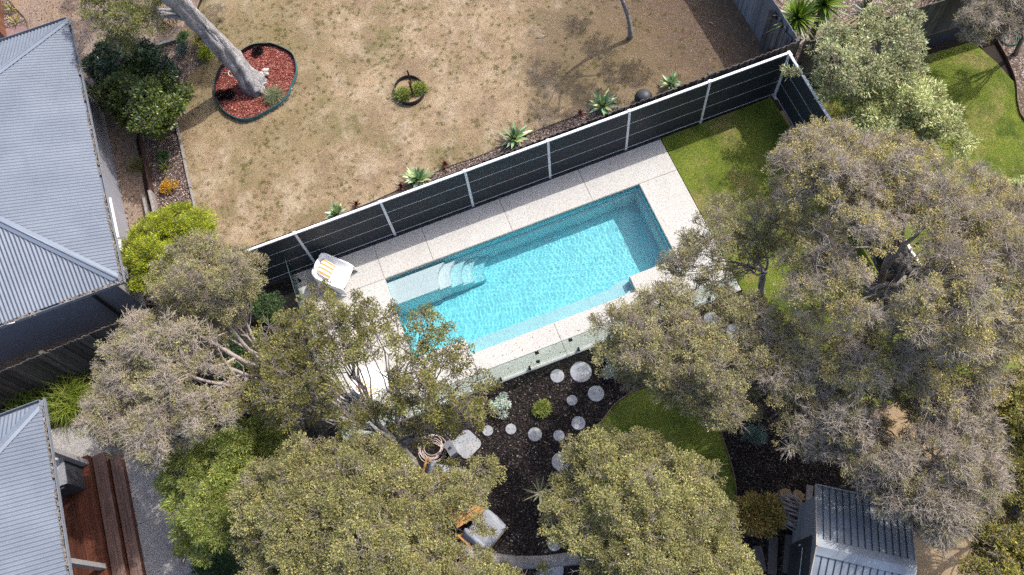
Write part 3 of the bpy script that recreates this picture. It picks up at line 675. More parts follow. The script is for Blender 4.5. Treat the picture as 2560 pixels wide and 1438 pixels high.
def leaf_arrays(g, P, D, L, W, up=1.7):
    """Rhombic leaves at P pointing along D."""
    n = len(P); D = unit(D)
    Nn = g.normal(0, 1, (n, 3)); Nn[:, 2] = np.abs(Nn[:, 2]) + up; S = unit(np.cross(D, unit(Nn)))
    L = L * g.uniform(.65, 1.3, (n, 1)); W = W * g.uniform(.7, 1.25, (n, 1))
    V = np.stack([P, P + D*L*.45 + S*W*.5, P + D*L, P + D*L*.45 - S*W*.5], 1).reshape(-1, 3)
    return V, np.arange(4*n).reshape(n, 4)

def twig_arrays(A, B, ra, rb):
    """Thin three-sided twigs A->B."""
    n = len(A); d = unit(B - A); s = unit(np.cross(d, np.array([.3, .2, .93]))); t = np.cross(d, s)
    ra = np.broadcast_to(np.asarray(ra, float).reshape(-1, 1), (n, 1)); rb = np.broadcast_to(np.asarray(rb, float).reshape(-1, 1), (n, 1))
    ring = [s, -.5*s + .866*t, -.5*s - .866*t]
    V = np.stack([A + q*ra for q in ring] + [B + q*rb for q in ring], 1).reshape(-1, 3)
    b = np.arange(n)[:, None] * 6
    F = np.concatenate([b + np.array(f) for f in ([0,1,4,3], [1,2,5,4], [2,0,3,5])], 0)
    return V, F

def in_poly(x, y, poly):
    c = False; n = len(poly); j = n - 1
    for i in range(n):
        xi, yi = poly[i]; xj, yj = poly[j]
        if (yi > y) != (yj > y) and x < (xj - xi)*(y - yi)/(yj - yi) + xi: c = not c
        j = i
    return c

def edge_dist(x, y, poly):
    best = 1e9; n = len(poly)
    for i in range(n):
        ax, ay = poly[i]; bx, by = poly[(i+1) % n]; vx, vy = bx-ax, by-ay
        t = max(0, min(1, ((x-ax)*vx + (y-ay)*vy) / max(1e-9, vx*vx + vy*vy)))
        best = min(best, math.hypot(x-ax-t*vx, y-ay-t*vy))
    return best

def scatter(poly, gap, r, holes=(), rh=0):
    """Blue-noise points inside an outline (photo pixels)."""
    xs_ = [p[0] for p in poly]; ys_ = [p[1] for p in poly]; pts = []
    for _ in range(6000):
        x = r.uniform(min(xs_), max(xs_)); y = r.uniform(min(ys_), max(ys_))
        if not in_poly(x, y, poly) or any(math.hypot(x-h[0], y-h[1]) < h[2] for h in holes): continue
        if all((x-a)**2 + (y-b)**2 > (gap * r.uniform(.75, 1.1))**2 for a, b in pts): pts.append((x, y))
    return pts

def clump_sprays(g, c, r, n, flat=0.62, ups=0.55):
    """n spray tips over a leafy clump: mostly its upper shell."""
    D = g.normal(0, 1, (n, 3)); D[:, 2] = D[:, 2] * .8 + ups; D = unit(D)
    rad = r * (1 - .55 * g.random((n, 1))**1.7)
    return c + D * rad * np.array([1, 1, flat]), D

STY = {  # leaf colours, leaf length, width, leaves per spray, sprays per clump at r=0.5, twig colour, extra bare twigs, leaf spread
 'olive':  dict(gain=1.75, cols=[(.155,.145,.05),(.205,.19,.07),(.10,.10,.036),(.245,.22,.08)], w=[4,3,3,1], L=0.043, W=0.023, k=13, n=120, twig='twig_grey', bare=34, tr=0.125, lt=95, nt=27, sp=.085),
 'greyolive': dict(gain=1.75, cols=[(.17,.155,.06),(.13,.12,.046),(.225,.20,.085),(.20,.185,.10)], w=[4,3,2,2], L=0.042, W=0.019, k=9, n=120, twig='twig_grey', bare=90, tr=0.11, lt=66, nt=26, sp=.09),
 'brown':  dict(gain=2.1, cols=[(.165,.14,.055),(.125,.11,.042),(.215,.185,.07),(.235,.20,.055)], w=[4,3,3,2], L=0.04, W=0.019, k=10, n=125, twig='twig_pale', bare=170, tr=0.105, lt=54, nt=28, sp=.09),
 'greymix': dict(gain=1.75, tk=.0058, cols=[(.17,.155,.06),(.13,.12,.046),(.225,.20,.085),(.20,.185,.10)], w=[4,3,2,2], L=.042, W=.019, k=9, n=120, twig='twig_pale', bare=200, tr=.10, lt=44, nt=26, sp=.09),
 'grey':   dict(tk=.0058, cols=[(.19,.17,.062),(.23,.205,.10),(.135,.125,.045)], w=[3,2,2], L=0.038, W=0.015, k=6, n=120, twig='twig_pale', bare=260, tr=0.095, lt=46, nt=26, sp=.09),
 'open':   dict(cols=[(.135,.13,.030),(.20,.175,.045),(.085,.088,.022)], w=[4,3,3], L=0.05, W=0.027, k=10, n=80, twig='twig_tan', bare=40, tr=0.12, lt=66, nt=17, sp=.08),
 'silver': dict(cols=[(.26,.27,.13),(.17,.185,.075),(.37,.38,.23),(.12,.135,.05),(.30,.27,.12)], w=[3,3,2,2,1], L=.095, W=.030, k=9, n=105, twig='twig_tan', bare=8, tr=0.15, lt=46, nt=24, sp=.13),
 'silverlight': dict(cols=[(.34,.36,.14),(.24,.26,.09),(.46,.47,.25),(.16,.18,.05)], w=[3,3,2,1], L=.095, W=.032, k=9, n=105, twig='twig_tan', bare=6, tr=0.15, lt=46, nt=24, sp=.13),
 'feather': dict(gain=2.3, cols=[(.10,.12,.024),(.145,.16,.036),(.06,.08,.016),(.19,.19,.05)], w=[4,3,3,1], L=.085, W=.016, k=16, n=125, twig='twig_tan', bare=0, tr=0.13, lt=105, nt=26, sp=.11),
 'lime':   dict(gain=1.8, cols=[(.18,.20,.010),(.11,.14,.008),(.27,.27,.016),(.05,.075,.008)], w=[4,3,2,2], L=.08, W=.014, k=18, n=120, twig='twig_tan', bare=0, tr=0.14, lt=105, nt=26, sp=.12),
 'camellia': dict(gain=2.1, cols=[(.035,.052,.010),(.06,.078,.012),(.022,.036,.010),(.10,.11,.016)], w=[4,3,3,1], L=.105, W=.05, k=8, n=95, twig='twig_tan', bare=0, tr=0.13, lt=38, nt=26, sp=.10, mat='gloss_leaf'),
 'darkgloss': dict(gain=1.7, cols=[(.014,.03,.012),(.024,.044,.018),(.04,.06,.026)], w=[4,3,1], L=.105, W=.05, k=8, n=95, twig='twig_tan', bare=0, tr=0.13, lt=38, nt=26, sp=.10, mat='gloss_leaf'),
 'darkfine': dict(gain=1.6, cols=[(.022,.05,.016),(.038,.075,.022),(.06,.10,.03)], w=[4,3,2], L=.07, W=.02, k=14, n=110, twig='twig_tan', bare=0, tr=0.11, lt=60, nt=28, sp=.10),
 'wattle': dict(cols=[(.12,.13,.035),(.17,.17,.045),(.075,.09,.022),(.24,.235,.05)], w=[4,3,3,2], L=.055, W=.022, k=13, n=120, twig='twig_grey', bare=30, tr=0.12, lt=70, nt=24, sp=.10),
 'bronze': dict(gain=2.6, cols=[(.145,.10,.028),(.095,.075,.018),(.21,.15,.045),(.06,.06,.014)], w=[4,3,2,2], L=.085, W=.042, k=9, n=95, twig='twig_tan', bare=0, tr=0.11, lt=40, nt=30, sp=.09),
 'yellowgreen': dict(cols=[(.19,.175,.035),(.13,.13,.025),(.26,.22,.045),(.09,.085,.02)], w=[3,3,2,2], L=.06, W=.03, k=12, n=110, twig='twig_grey', bare=45, tr=0.12, lt=70, nt=25, sp=.09),
 'silverbush': dict(cols=[(.36,.42,.34),(.26,.32,.25),(.5,.55,.47)], w=[3,3,2], L=.06, W=.022, k=10, n=100, twig='twig_pale', bare=0, tr=0.08, lt=40, nt=34, sp=.08),
 'orange': dict(cols=[(.40,.21,.015),(.28,.15,.012),(.50,.30,.03),(.16,.12,.015)], w=[4,3,2,1], L=.05, W=.026, k=9, n=100, twig='twig_tan', bare=0, tr=0.07, lt=34, nt=44, sp=.07),
 'bluegreen': dict(cols=[(.10,.15,.12),(.06,.10,.08),(.16,.21,.17)], w=[3,3,1], L=.06, W=.025, k=9, n=90, twig='twig_tan', bare=4, tr=0.11, lt=46, nt=24, sp=.09),
}
M['twig_tan'] = simple('tan twigs', (0.25, 0.205, 0.17), 0.85, var=.3, scale=3)
M['twig_grey'] = simple('grey twigs', (0.33, 0.275, 0.215), 0.85, var=.3, scale=3)
M['twig_pale'] = simple('pale dead twigs', (0.44, 0.375, 0.30), 0.85, var=.25, scale=3)
PLANTSEED = [100]

def leafy(parent, g, clumps, st, density=1.0, name='crown', twigs=True, droop=0.0):
    """clumps: list of (centre, radius). Each clump carries many small leaf tufts on forked twigs, with gaps between them."""
    Ps, Ds, Cs, TA, TB, ra, rb = [], [], [], [], [], [], []
    tr, lt = st['tr'], st['lt']
    def seg(A, B, r0, r1): TA.append(A); TB.append(B); ra.append(np.full(len(A), r0)); rb.append(np.full(len(A), r1))
    for c, r in clumps:
        c = np.array(c); n = max(4, int(st['nt'] * (r/.5)**2 * density)); tone = g.normal(1.0, .09)
        T, D = clump_sprays(g, c, r, n, flat=.66, ups=.5)
        size = tr * g.uniform(.6, 1.35, n); k = np.maximum(5, (lt * (size/tr)**2).astype(int)); idx = np.repeat(np.arange(n), k); N = len(idx)
        q = unit(g.normal(0, 1, (N, 3)) + np.array([0, 0, .25])) * g.random((N, 1))**.45 * np.array([1, 1, .62])
        off = q * size[idx][:, None]
        Ps.append(T[idx] + off); Ds.append(unit(q)*.8 + D[idx]*.35 + g.normal(0, .45, (N, 3)) - np.array([0, 0, droop]))
        Cs.append((tone * g.normal(1.0, .17, n))[idx] )
        if twigs:
            m_ = max(3, int(8 * r/.5)); sub = c + unit(g.normal(0, 1, (m_, 3)) + np.array([0, 0, .45])) * r * .55 * np.array([1, 1, .6])
            base = c - np.array([0, 0, r*.42])
            md = (base[None] + sub)/2 + g.normal(0, r*.07, sub.shape); seg(np.repeat(base[None], m_, 0), md, .014, .011); seg(md, sub, .011, .008)
            j = np.argmin(((T[:, None] - sub[None])**2).sum(-1), 1); s0 = sub[j]; foot = T - D*size[:, None]*.35
            mid = (s0 + foot)/2 + g.normal(0, .045, T.shape); seg(s0, mid, .0075, .006); seg(mid, foot, .006, .0045)
            kk = 3; ii = np.repeat(np.arange(n), kk); e = T[ii] + unit(g.normal(0, 1, (n*kk, 3)) + np.array([0, 0, .4])) * size[ii][:, None] * .85; seg(foot[ii], e, .0042, .0024)
            nb = int(st['bare'] * (r/.5)**2)
            if nb:
                o = sub[g.integers(0, m_, nb)] + g.normal(0, .03, (nb, 3)); d = unit((o - c) + g.normal(0, .28, (nb, 3)) + np.array([0, 0, .22])); l_ = r*g.uniform(.35, .8, (nb, 1)); tk = st.get('tk', .0055)
                p1 = o + d*l_*.38 + g.normal(0, .02, o.shape); d2 = unit(d + g.normal(0, .38, d.shape)); p2 = p1 + d2*l_*.34; d3 = unit(d2 + g.normal(0, .45, d.shape)); p3 = p2 + d3*l_*.3
                seg(o, p1, tk*1.15, tk); seg(p1, p2, tk, tk*.75); seg(p2, p3, tk*.75, tk*.4)
                for src, dd in ((p1, d), (p2, d2), (p2, d2)): seg(src, src + unit(dd + g.normal(0, .75, dd.shape))*l_*g.uniform(.18, .42, (nb, 1)), tk*.75, tk*.35)
    P = np.vstack(Ps); D = np.vstack(Ds)
    V, F = leaf_arrays(g, P, D, st['L'], st['W'])
    col = palette(g, len(P), np.array(st['cols']) * st.get('gain', 1.4), .15, st['w']) * np.concatenate(Cs)[:, None]
    np_mesh(name, V, F, M[st.get('mat', 'leaf')], parent, np.clip(col, .004, .9))
    if twigs and TA:
        V, F = twig_arrays(np.vstack(TA), np.vstack(TB), np.concatenate(ra), np.concatenate(rb))
        tag(np_mesh('twigs', V, F, M[st['twig']], parent, smooth=True), kind='stuff')

def bez(a, b, c, n):
    return [a*(1-t)**2 + b*2*t*(1-t) + c*t*t for t in [i/n for i in range(n+1)]]

def limbs(mb, r_, base, fork, tips, r0, n=8, wob=.13, groups=5):
    """Trunk from base to fork, then main limbs to groups of clumps and a branch to each clump."""
    base = Vector(base); fork = Vector(fork)
    pts = bez(base, (base+fork)/2 + Vector((r_.uniform(-.1,.1), r_.uniform(-.1,.1), 0)), fork, 6)
    mb.tube(pts, [r0*(1.25 if i == 0 else 1 - .3*i/6) for i in range(7)], 12, rough=.5)
    tips = [Vector(t) for t in tips]
    ang = sorted(tips, key=lambda t: math.atan2(t.y - fork.y, t.x - fork.x)); k = max(1, math.ceil(len(ang)/groups))
    for gi in range(0, len(ang), k):
        gr = ang[gi:gi+k]; cen = sum(gr, Vector())/len(gr)
        tgt = fork.lerp(cen, .72); ctl = fork.lerp(tgt, .45) + Vector((r_.uniform(-.5,.5), r_.uniform(-.5,.5), r_.uniform(-.1,.45)))
        main = bez(fork, ctl, tgt, 7); rm = r0 * .42 * min(1, (len(gr)/5)**.4 + .1)
        for i in range(1, 7): main[i] = main[i] + noise.noise_vector(main[i]*1.3) * wob
        mb.tube(main, [max(.016, rm*(1 - .62*i/7)) for i in range(8)], n, rough=.35)
        for t in gr:
            f = r_.uniform(.35, 1.0); i0 = min(6, int(f*7)); s0 = main[i0]
            c2 = s0.lerp(t, .5) + Vector((r_.uniform(-.2,.2), r_.uniform(-.2,.2), r_.uniform(-.2,.12)))
            br = bez(s0, c2, t, 6)
            for i in range(1, 6): br[i] = br[i] + noise.noise_vector(br[i]*2.3) * wob
            rb_ = max(.014, rm*.48*(1-.5*f)); mb.tube(br, [max(.009, rb_*(1-.7*i/6)) for i in range(7)], 6, rough=.3)

def tree(name, label, cat, poly, z, base, style, r=(.35, .55), gap=.8, r0=.14, fork_z=None, holes=(), bark='bark_brown', density=1.0, group=None, seed=None, extra=(), trunk=True, groups=5, zflat=.5, lean=.45, drop=.10):
    """Crown outline surveyed in photo pixels; z = (edge height, top height); base = trunk foot in photo pixels at ground."""
    PLANTSEED[0] += 1; sd_ = seed or PLANTSEED[0]; r_ = random.Random(sd_); g = np.random.default_rng(sd_)
    zl, zh = z; zm = (zl+zh)/2; ppm = FPX / (CAM_H - zm) ; rm = (r[0]+r[1])/2
    pts = scatter(poly, rm*gap*ppm, r_, [(h[0], h[1], h[2] + rm*ppm*.42) for h in holes]); dm = max([edge_dist(x, y, poly) for x, y in pts] + [1])
    clumps = []
    for x, y in pts:
        d = edge_dist(x, y, poly); rr = r_.uniform(r[0]*.75, r[1]*1.1); inset = rr*ppm*.75
        if r_.random() < drop: continue
        if d < inset*.55:                          # pull clump centres in so the leaves end at the outline
            cx = sum(p[0] for p in poly)/len(poly); cy = sum(p[1] for p in poly)/len(poly); v = math.hypot(cx-x, cy-y) or 1
            x += (cx-x)/v*(inset*.5 - d*.3); y += (cy-y)/v*(inset*.5 - d*.3); rr *= .8
        zz = zl + (zh-zl)*(.7*min(1, d/dm)**zflat + .3*r_.random()) + .35*noise.noise(Vector((x*.012, y*.012, sd_))) + r_.uniform(-.22, .22)
        clumps.append((tuple(at(x, y, zz)), rr))
        if zl < 1.3: clumps.append((tuple(at(x, y, zz*.5)), rr))
    for (x, y, zz, rr) in extra: clumps.append((tuple(at(x, y, zz)), rr))
    b = at(*base, -.06); t = thing(name, label, cat, b, 0, group)
    inv = -b
    loc = [((c[0]+inv.x, c[1]+inv.y, c[2]+inv.z), rr) for c, rr in clumps]
    st = STY[style]
    leafy(t, g, loc, st, density)
    if trunk:
        fz = fork_z or zl*.5; cen = sum((Vector(c) for c, _ in loc), Vector())/len(loc)
        fork = Vector((cen.x*lean*fz/zm, cen.y*lean*fz/zm, fz))
        mb = MB(); limbs(mb, r_, (0, 0, -.2), fork, [Vector(c) - Vector((0, 0, rr*.42)) for c, rr in loc], r0, groups=groups)
        mb.build('trunk', M[bark], t)
    return t

def shrub(name, label, cat, px, py, r, h, style, density=1.0, group=None, n=7, z0=-.05, stem=True, cr=.5):
    """Low rounded bush centred on photo pixel (px, py) taken at half its height."""
    PLANTSEED[0] += 1; r_ = random.Random(PLANTSEED[0]); g = np.random.default_rng(PLANTSEED[0])
    b = at(px, py, h*.5); b.z = z0; t = thing(name, label, cat, b, r_.uniform(0, 6), group); cl = []
    for i in range(n):
        a = 2.4*i + r_.uniform(-.3, .3); q = r*(1-cr) * math.sqrt((i+.5)/n) * 1.15; rr = r*cr*r_.uniform(.85, 1.15)
        cl.append(((q*math.cos(a), q*math.sin(a), max(rr*.5, h - rr*.62 - (q/r)**2*h*.42)), rr))
    leafy(t, g, cl, STY[style], density, 'foliage', twigs=stem and r > .35)
    if stem:
        mb = MB()
        for c, rr in cl: mb.tube(bez(Vector((0,0,-.03)), Vector((c[0]*.3, c[1]*.3, c[2]*.5)), Vector(c), 4), [.02*r/.5, .016*r/.5, .012*r/.5, .009*r/.5, .006*r/.5], 5)
        mb.build('stem', M['bark_brown'], t)
    return t

def rosette(name, label, cat, px, py, n, L, W, cols, h=0.0, elev=(10, 80), droop=.35, group=None, z0=-.04, seed=1, stalk=None, segs=4, var=.15, w=None, m='gloss_leaf', edge=None):
    """Sword-leaved plant: n arching blades from one heart at height h."""
    g = np.random.default_rng(seed); b = at(px, py, h); b.z = z0; t = thing(name, label, cat, b, 0, group)
    V, F, C = [], [], []; col = palette(g, n, cols, var, w)
    for i in range(n):
        a = 2.39996*i + g.normal(0, .15); e = R(elev[0] + (elev[1]-elev[0])*(i/n)**.8 + g.normal(0, 5)); l_ = L*g.uniform(.75, 1.1)*(1 - .25*(i/n)); d = np.array([math.cos(a)*math.cos(e), math.sin(a)*math.cos(e), math.sin(e)])
        s = np.array([-math.sin(a), math.cos(a), 0]); p = np.array([0, 0, h]); b0 = len(V)
        for k in range(segs+1):
            f = k/segs; ww = W*.5*(1 - f**2.2)*(.55 + .9*f if f < .5 else 1.0); q = p + d*l_*f - np.array([0, 0, droop*l_*f*f*math.cos(e)]); up = np.cross(d, s)
            V += [q - s*ww, q + up*(-ww*.35), q + s*ww]
        for k in range(segs):
            o = b0 + 3*k; F += [(o, o+1, o+4, o+3), (o+1, o+2, o+5, o+4)]; C += [col[i]*(edge or 1), col[i]]
    np_mesh('leaves', V, F, M[m], t, np.clip(np.array(C), .004, .9), smooth=True)
    if stalk:
        mb = MB(); mb.tube([(0,0,-.05), (.01,.02,h*.5), (0,0,h+.02)], [stalk*1.2, stalk, stalk*.9], 10, rough=.3); mb.build('trunk', M['bark_brown'], t)
    return t

def clump_grass(name, label, cat, px, py, n, L, W, cols, elev=(25, 85), spread=.12, group=None, seed=1, h=.3, z0=-.05):
    g = np.random.default_rng(seed); b = at(px, py, h*.4); b.z = z0; t = thing(name, label, cat, b, 0, group)
    V, F, C = [], [], []; col = palette(g, n, cols, .2)
    for i in range(n):
        a = g.uniform(0, 6.283); e = R(g.uniform(*elev)); l_ = L*g.uniform(.6, 1.1); p = np.array([g.normal(0, spread), g.normal(0, spread), 0])
        dh = np.array([math.cos(a), math.sin(a), 0]); s = np.array([-math.sin(a), math.cos(a), 0]); b0 = len(V)
        for k in range(5):
            f = k/4; ang = e - f*f*1.5; 
            if k: p = p + (dh*math.cos(ang) + np.array([0, 0, math.sin(ang)]))*l_/4
            p[2] = max(p[2], .01); ww = W*.5*(1 - f**1.8) + .0008; V += [p - s*ww, p + s*ww]
        for k in range(4): o = b0 + 2*k; F.append((o, o+1, o+3, o+2)); C.append(col[i])
    np_mesh('blades', V, F, M['leaf'], t, np.clip(np.array(C), .004, .9))
    return t
# ---------------------------------------------------------------- trees (each outline surveyed as it stands)
tree('tree', 'grey twiggy tree with half bare crown left of the pool, beside the dark paling fence', 'tree',
     [(185,1075),(200,1020),(243,975),(236,905),(262,850),(310,800),(370,775),(440,775),(520,795),(555,850),(595,940),(610,1010),(580,1060),(505,1100),(440,1140),(385,1168),(335,1128),(285,1138),(250,1095)],
     (2.9, 4.4), (705,985), 'greymix', r=(.32,.50), r0=.13, fork_z=1.6, bark='bark_pale', holes=[(545,900,10),(500,940,4)], density=1.0, lean=.25, extra=[(420,830,4.3,.42),(380,870,4.3,.45),(470,840,4.2,.4),(340,850,4.0,.4)])
tree('tree', 'grey green tree with pale trunk overhanging the left end of the charcoal panel fence', 'tree',
     [(370,735),(382,680),(402,640),(432,600),(480,582),(540,590),(578,640),(640,618),(664,660),(655,702),(622,742),(612,800),(580,828),(530,800),(470,775),(400,775)],
     (3.0, 4.4), (715,950), 'greyolive', r=(.34,.5), r0=.12, fork_z=1.8, bark='bark_pale', density=1.15, lean=.3)
def add_limbs(t, paths):
    mb = MB(); o_ = t.location
    for pts, r0, r1 in paths:
        W_ = [at(*p) - o_ for p in pts]; Q = []; n_ = len(W_)
        for i in range(n_-1):
            a, p, q_, c = W_[max(0,i-1)], W_[i], W_[i+1], W_[min(n_-1,i+2)]
            for k in range(5): u = k/5; Q.append(.5*((2*p) + (q_-a)*u + (2*a-5*p+4*q_-c)*u*u + (3*p-a-3*q_+c)*u**3))
        Q.append(W_[-1]); m_ = len(Q); mb.tube(Q, [r0 + (r1-r0)*i/(m_-1) for i in range(m_)], 9, rough=.3)
    mb.build('limbs', M['bark_pale'], t)
TG = [o for o in COL.objects if o.parent is None and o.name.startswith('tree')]
add_limbs(TG[0], [([(705,985,-.1),(675,940,1.2),(640,918,2.2),(590,893,2.9),(535,858,3.3),(500,840,3.6)], .085, .03), ([(705,985,.0),(660,972,1.6),(612,966,2.3),(560,962,2.9),(505,950,3.3),(440,925,3.7)], .08, .025),
                  ([(590,893,2.9),(560,910,3.1),(525,915,3.3),(470,900,3.6)], .03, .014), ([(612,966,2.3),(585,935,2.8),(560,900,3.2),(545,870,3.5)], .03, .012), ([(560,962,2.9),(520,985,3.2),(480,1000,3.4)], .03, .012)])
add_limbs(TG[1], [([(715,950,-.1),(680,920,1.2),(640,893,2.0),(600,850,2.7),(560,800,3.1),(535,770,3.4),(500,700,3.7)], .07, .024), ([(560,800,3.1),(550,740,3.4),(570,690,3.6)], .035, .014)])
tree('tree', 'open olive green tree with see through crown over the left end of the pool', 'tree',
     [(612,905),(650,830),(722,775),(792,722),(850,738),(905,742),(945,765),(1000,765),(1062,768),(1112,812),(1150,870),(1182,925),(1246,925),(1240,985),(1200,1010),(1216,1050),(1150,1098),(1050,1078),(960,1050),(880,1080),(800,1062),(700,1062),(640,1022),(606,960)],
     (3.2, 4.6), (1032,1162), 'open', r=(.30,.46), gap=.92, r0=.16, fork_z=1.3, bark='bark_grey', density=1.0, lean=.35, groups=7, drop=.06,
     holes=[(925,955,40),(985,910,22),(1090,960,22),(868,905,10),(1160,985,10),(880,990,14)],
     extra=[(700,880,3.9,.5),(760,820,4.0,.48),(680,960,3.7,.5),(760,960,3.9,.5),(740,1030,3.4,.45),(830,790,4.0,.42),(650,1000,3.3,.45),(820,870,4.1,.4),(1060,1085,2.6,.3),(1105,1070,2.8,.28),(1052,1112,1.7,.2),(1165,1035,3.0,.32)])
tree('tree', 'broad dense olive green tree at the lower left of the black mulch garden', 'tree',
     [(598,1235),(640,1180),(700,1150),(760,1112),(850,1100),(950,1108),(1020,1130),(1068,1180),(1110,1196),(1152,1178),(1197,1150),(1243,1172),(1232,1200),(1198,1248),(1160,1278),(1125,1330),(1100,1375),(1120,1420),(1290,1445),(1290,1560),(600,1560),(622,1400),(592,1300)],
     (3.0, 4.9), (900,1340), 'olive', r=(.36,.54), r0=.2, fork_z=1.8, bark='bark_grey', holes=[(1160,1268,10),(860,1290,6)], density=1.1, extra=[(1112,1182,2.8,.3),(1100,1212,2.9,.3),(1150,1222,2.6,.26),(1140,1250,2.4,.22),(1192,1228,2.6,.24)])
tree('tree', 'feathery bright green tree beside the grey paved path at the lower left', 'tree',
     [(402,1215),(420,1170),(470,1130),(540,1090),(600,1058),(680,1050),(722,1082),(650,1175),(602,1240),(612,1330),(560,1402),(492,1392),(440,1332),(420,1270)],
     (1.8, 3.1), (560,1265), 'feather', r=(.3,.44), r0=.09, fork_z=.7, density=1.2)
tree('tree', 'large yellow olive tree with a dense round crown over the lower lawn', 'tree',
     [(1362,1270),(1385,1210),(1425,1165),(1412,1118),(1445,1092),(1500,1086),(1560,1095),(1640,1100),(1702,1125),(1752,1160),(1792,1192),(1802,1250),(1832,1310),(1852,1370),(1877,1420),(1860,1560),(1450,1560),(1462,1440),(1445,1385),(1385,1362),(1366,1310)],
     (3.0, 4.8), (1610,1335), 'olive', r=(.34,.5), r0=.2, fork_z=1.6, bark='bark_brown', holes=[(1545,1175,5),(1518,1222,8),(1440,1245,6),(1668,1215,3)], density=1.1)
tree('tree', 'grey olive tree between the pool paving and the lower lawn with round stones beneath', 'tree',
     [(1484,880),(1512,790),(1572,750),(1640,720),(1720,700),(1800,742),(1850,732),(1930,762),(1955,832),(1902,900),(1882,960),(1886,1040),(1830,1076),(1760,1070),(1700,1022),(1620,975),(1545,945),(1500,920)],
     (3.4, 5.0), (1730,975), 'greyolive', r=(.34,.5), r0=.16, fork_z=1.7, bark='bark_grey', holes=[(1778,797,20),(1838,832,20),(1720,760,14)], density=1.15)
tree('tree', 'thin crowned tree leaning over the right corner of the pool paving and the small lawn', 'tree',
     [(1640,662),(1690,612),(1720,560),(1752,530),(1800,490),(1860,482),(1922,500),(1990,540),(2002,600),(1950,640),(1900,642),(1852,700),(1782,742),(1700,722)],
     (3.2, 4.6), (1905,735), 'greyolive', r=(.28,.42), gap=.9, r0=.1, fork_z=1.6, bark='bark_grey', density=.9, drop=.06, holes=[(1880,680,14),(1745,640,6)])
tree('tree', 'huge brownish tree with a wide crown over the dark side fence at the right', 'tree',
     [(1928,420),(1950,352),(2010,310),(2090,318),(2180,340),(2262,330),(2350,388),(2440,430),(2522,470),(2640,500),(2640,860),(2500,900),(2400,918),(2300,900),(2200,880),(2100,860),(2000,802),(1960,742),(1940,682),(2000,642),(2012,560),(1940,500)],
     (4.2, 6.8), (2195,800), 'brown', r=(.42,.62), r0=.26, fork_z=3.0, bark='bark_grey', groups=9, holes=[(2240,572,12),(2262,615,20),(2290,660,14),(2145,620,30),(2200,672,26),(2180,735,26),(2240,725,18),(2305,690,8)], density=1.05, drop=.04, extra=[(2095,350,4.9,.42),(2128,400,5.1,.45),(2160,450,5.3,.45),(2190,500,5.4,.42),(2080,390,4.9,.4)])
add_limbs([o for o in COL.objects if o.parent is None and o.name.startswith('tree')][-1], [([(2195,800,-.1),(2192,745,2.2),(2172,692,3.6),(2135,640,4.8),(2100,585,5.5)],.17,.03), ([(2192,745,2.2),(2208,680,3.7),(2245,628,4.9),(2300,580,5.8)],.12,.03), ([(2208,680,3.7),(2225,610,4.9),(2190,540,5.8)],.08,.02), ([(2172,692,3.6),(2120,680,4.4),(2060,640,5)],.06,.018), ([(2192,745,2.2),(2165,790,3.0),(2120,850,3.8)],.09,.025), ([(2192,745,2.2),(2260,730,3.4),(2350,700,4.8)],.09,.025), ([(2165,790,3.0),(2190,850,3.4),(2185,890,3.6)],.05,.015)])
tree('tree', 'dull olive understorey tree below the huge brownish crown at the right', 'tree',
     [(1900,960),(1930,800),(2010,790),(2100,830),(2220,860),(2330,880),(2470,850),(2600,830),(2600,960),(2470,1010),(2400,1060),(2330,1050),(2250,1000),(2180,1010),(2120,1030),(2060,1010),(1965,1040)],
     (3.2, 4.8), (2080,915), 'brown', r=(.36,.5), r0=.12, fork_z=1.2, bark='bark_brown', density=1.1)
tree('tree', 'pale grey half dead tree spreading bare twigs above the garden shed', 'tree',
     [(1945,1080),(1962,1002),(2030,962),(2120,980),(2182,1050),(2230,1060),(2290,1040),(2332,962),(2400,938),(2462,1000),(2512,1080),(2522,1180),(2482,1270),(2422,1340),(2352,1372),(2300,1332),(2282,1290),(2202,1250),(2130,1202),(2082,1150),(2010,1140),(1960,1122)],
     (3.0, 4.6), (2335,1190), 'grey', r=(.36,.52), r0=.15, fork_z=1.6, bark='bark_pale', holes=[(2262,1065,26),(2285,1115,14)], density=.9, groups=7, drop=.1)
tree('tree', 'yellow green leafy tree along the right edge below the huge brownish tree', 'tree',
     [(2462,960),(2520,930),(2640,940),(2640,1560),(2420,1560),(2442,1400),(2502,1300),(2532,1200),(2505,1060)],
     (2.2, 3.8), (2570,1260), 'yellowgreen', r=(.36,.52), r0=.13, fork_z=1.2, density=1.1)
tree('shrub', 'large silver leaved shrub tree outside the corner of the charcoal fence', 'shrub',
     [(2030,205),(2022,120),(2070,72),(2110,42),(2150,60),(2202,10),(2280,-10),(2292,60),(2290,120),(2312,170),(2292,210),(2200,222),(2150,240),(2100,245),(2060,235)],
     (1.9, 3.4), (2170,255), 'silver', r=(.34,.5), r0=.09, fork_z=.6, density=1.1, extra=[(1968,178,2.2,.13),(1990,182,2.2,.13)])
tree('shrub', 'pale lime silver shrub in full sun beside the right lawn', 'shrub',
     [(2100,285),(2118,245),(2200,215),(2300,200),(2362,240),(2402,300),(2422,372),(2380,382),(2330,352),(2260,342),(2180,332),(2115,312)],
     (1.6, 2.8), (2290,400), 'silverlight', r=(.32,.46), r0=.08, fork_z=.5, density=1.1)
tree('shrub', 'bare grey shrub over the paling fence at the far upper right corner', 'shrub',
     [(2388,62),(2420,0),(2480,-60),(2640,-60),(2640,90),(2545,72),(2480,112),(2412,102)], (2.0, 3.0), (2545,135), 'grey', r=(.32,.46), r0=.08, fork_z=.9, bark='bark_brown', density=.9)
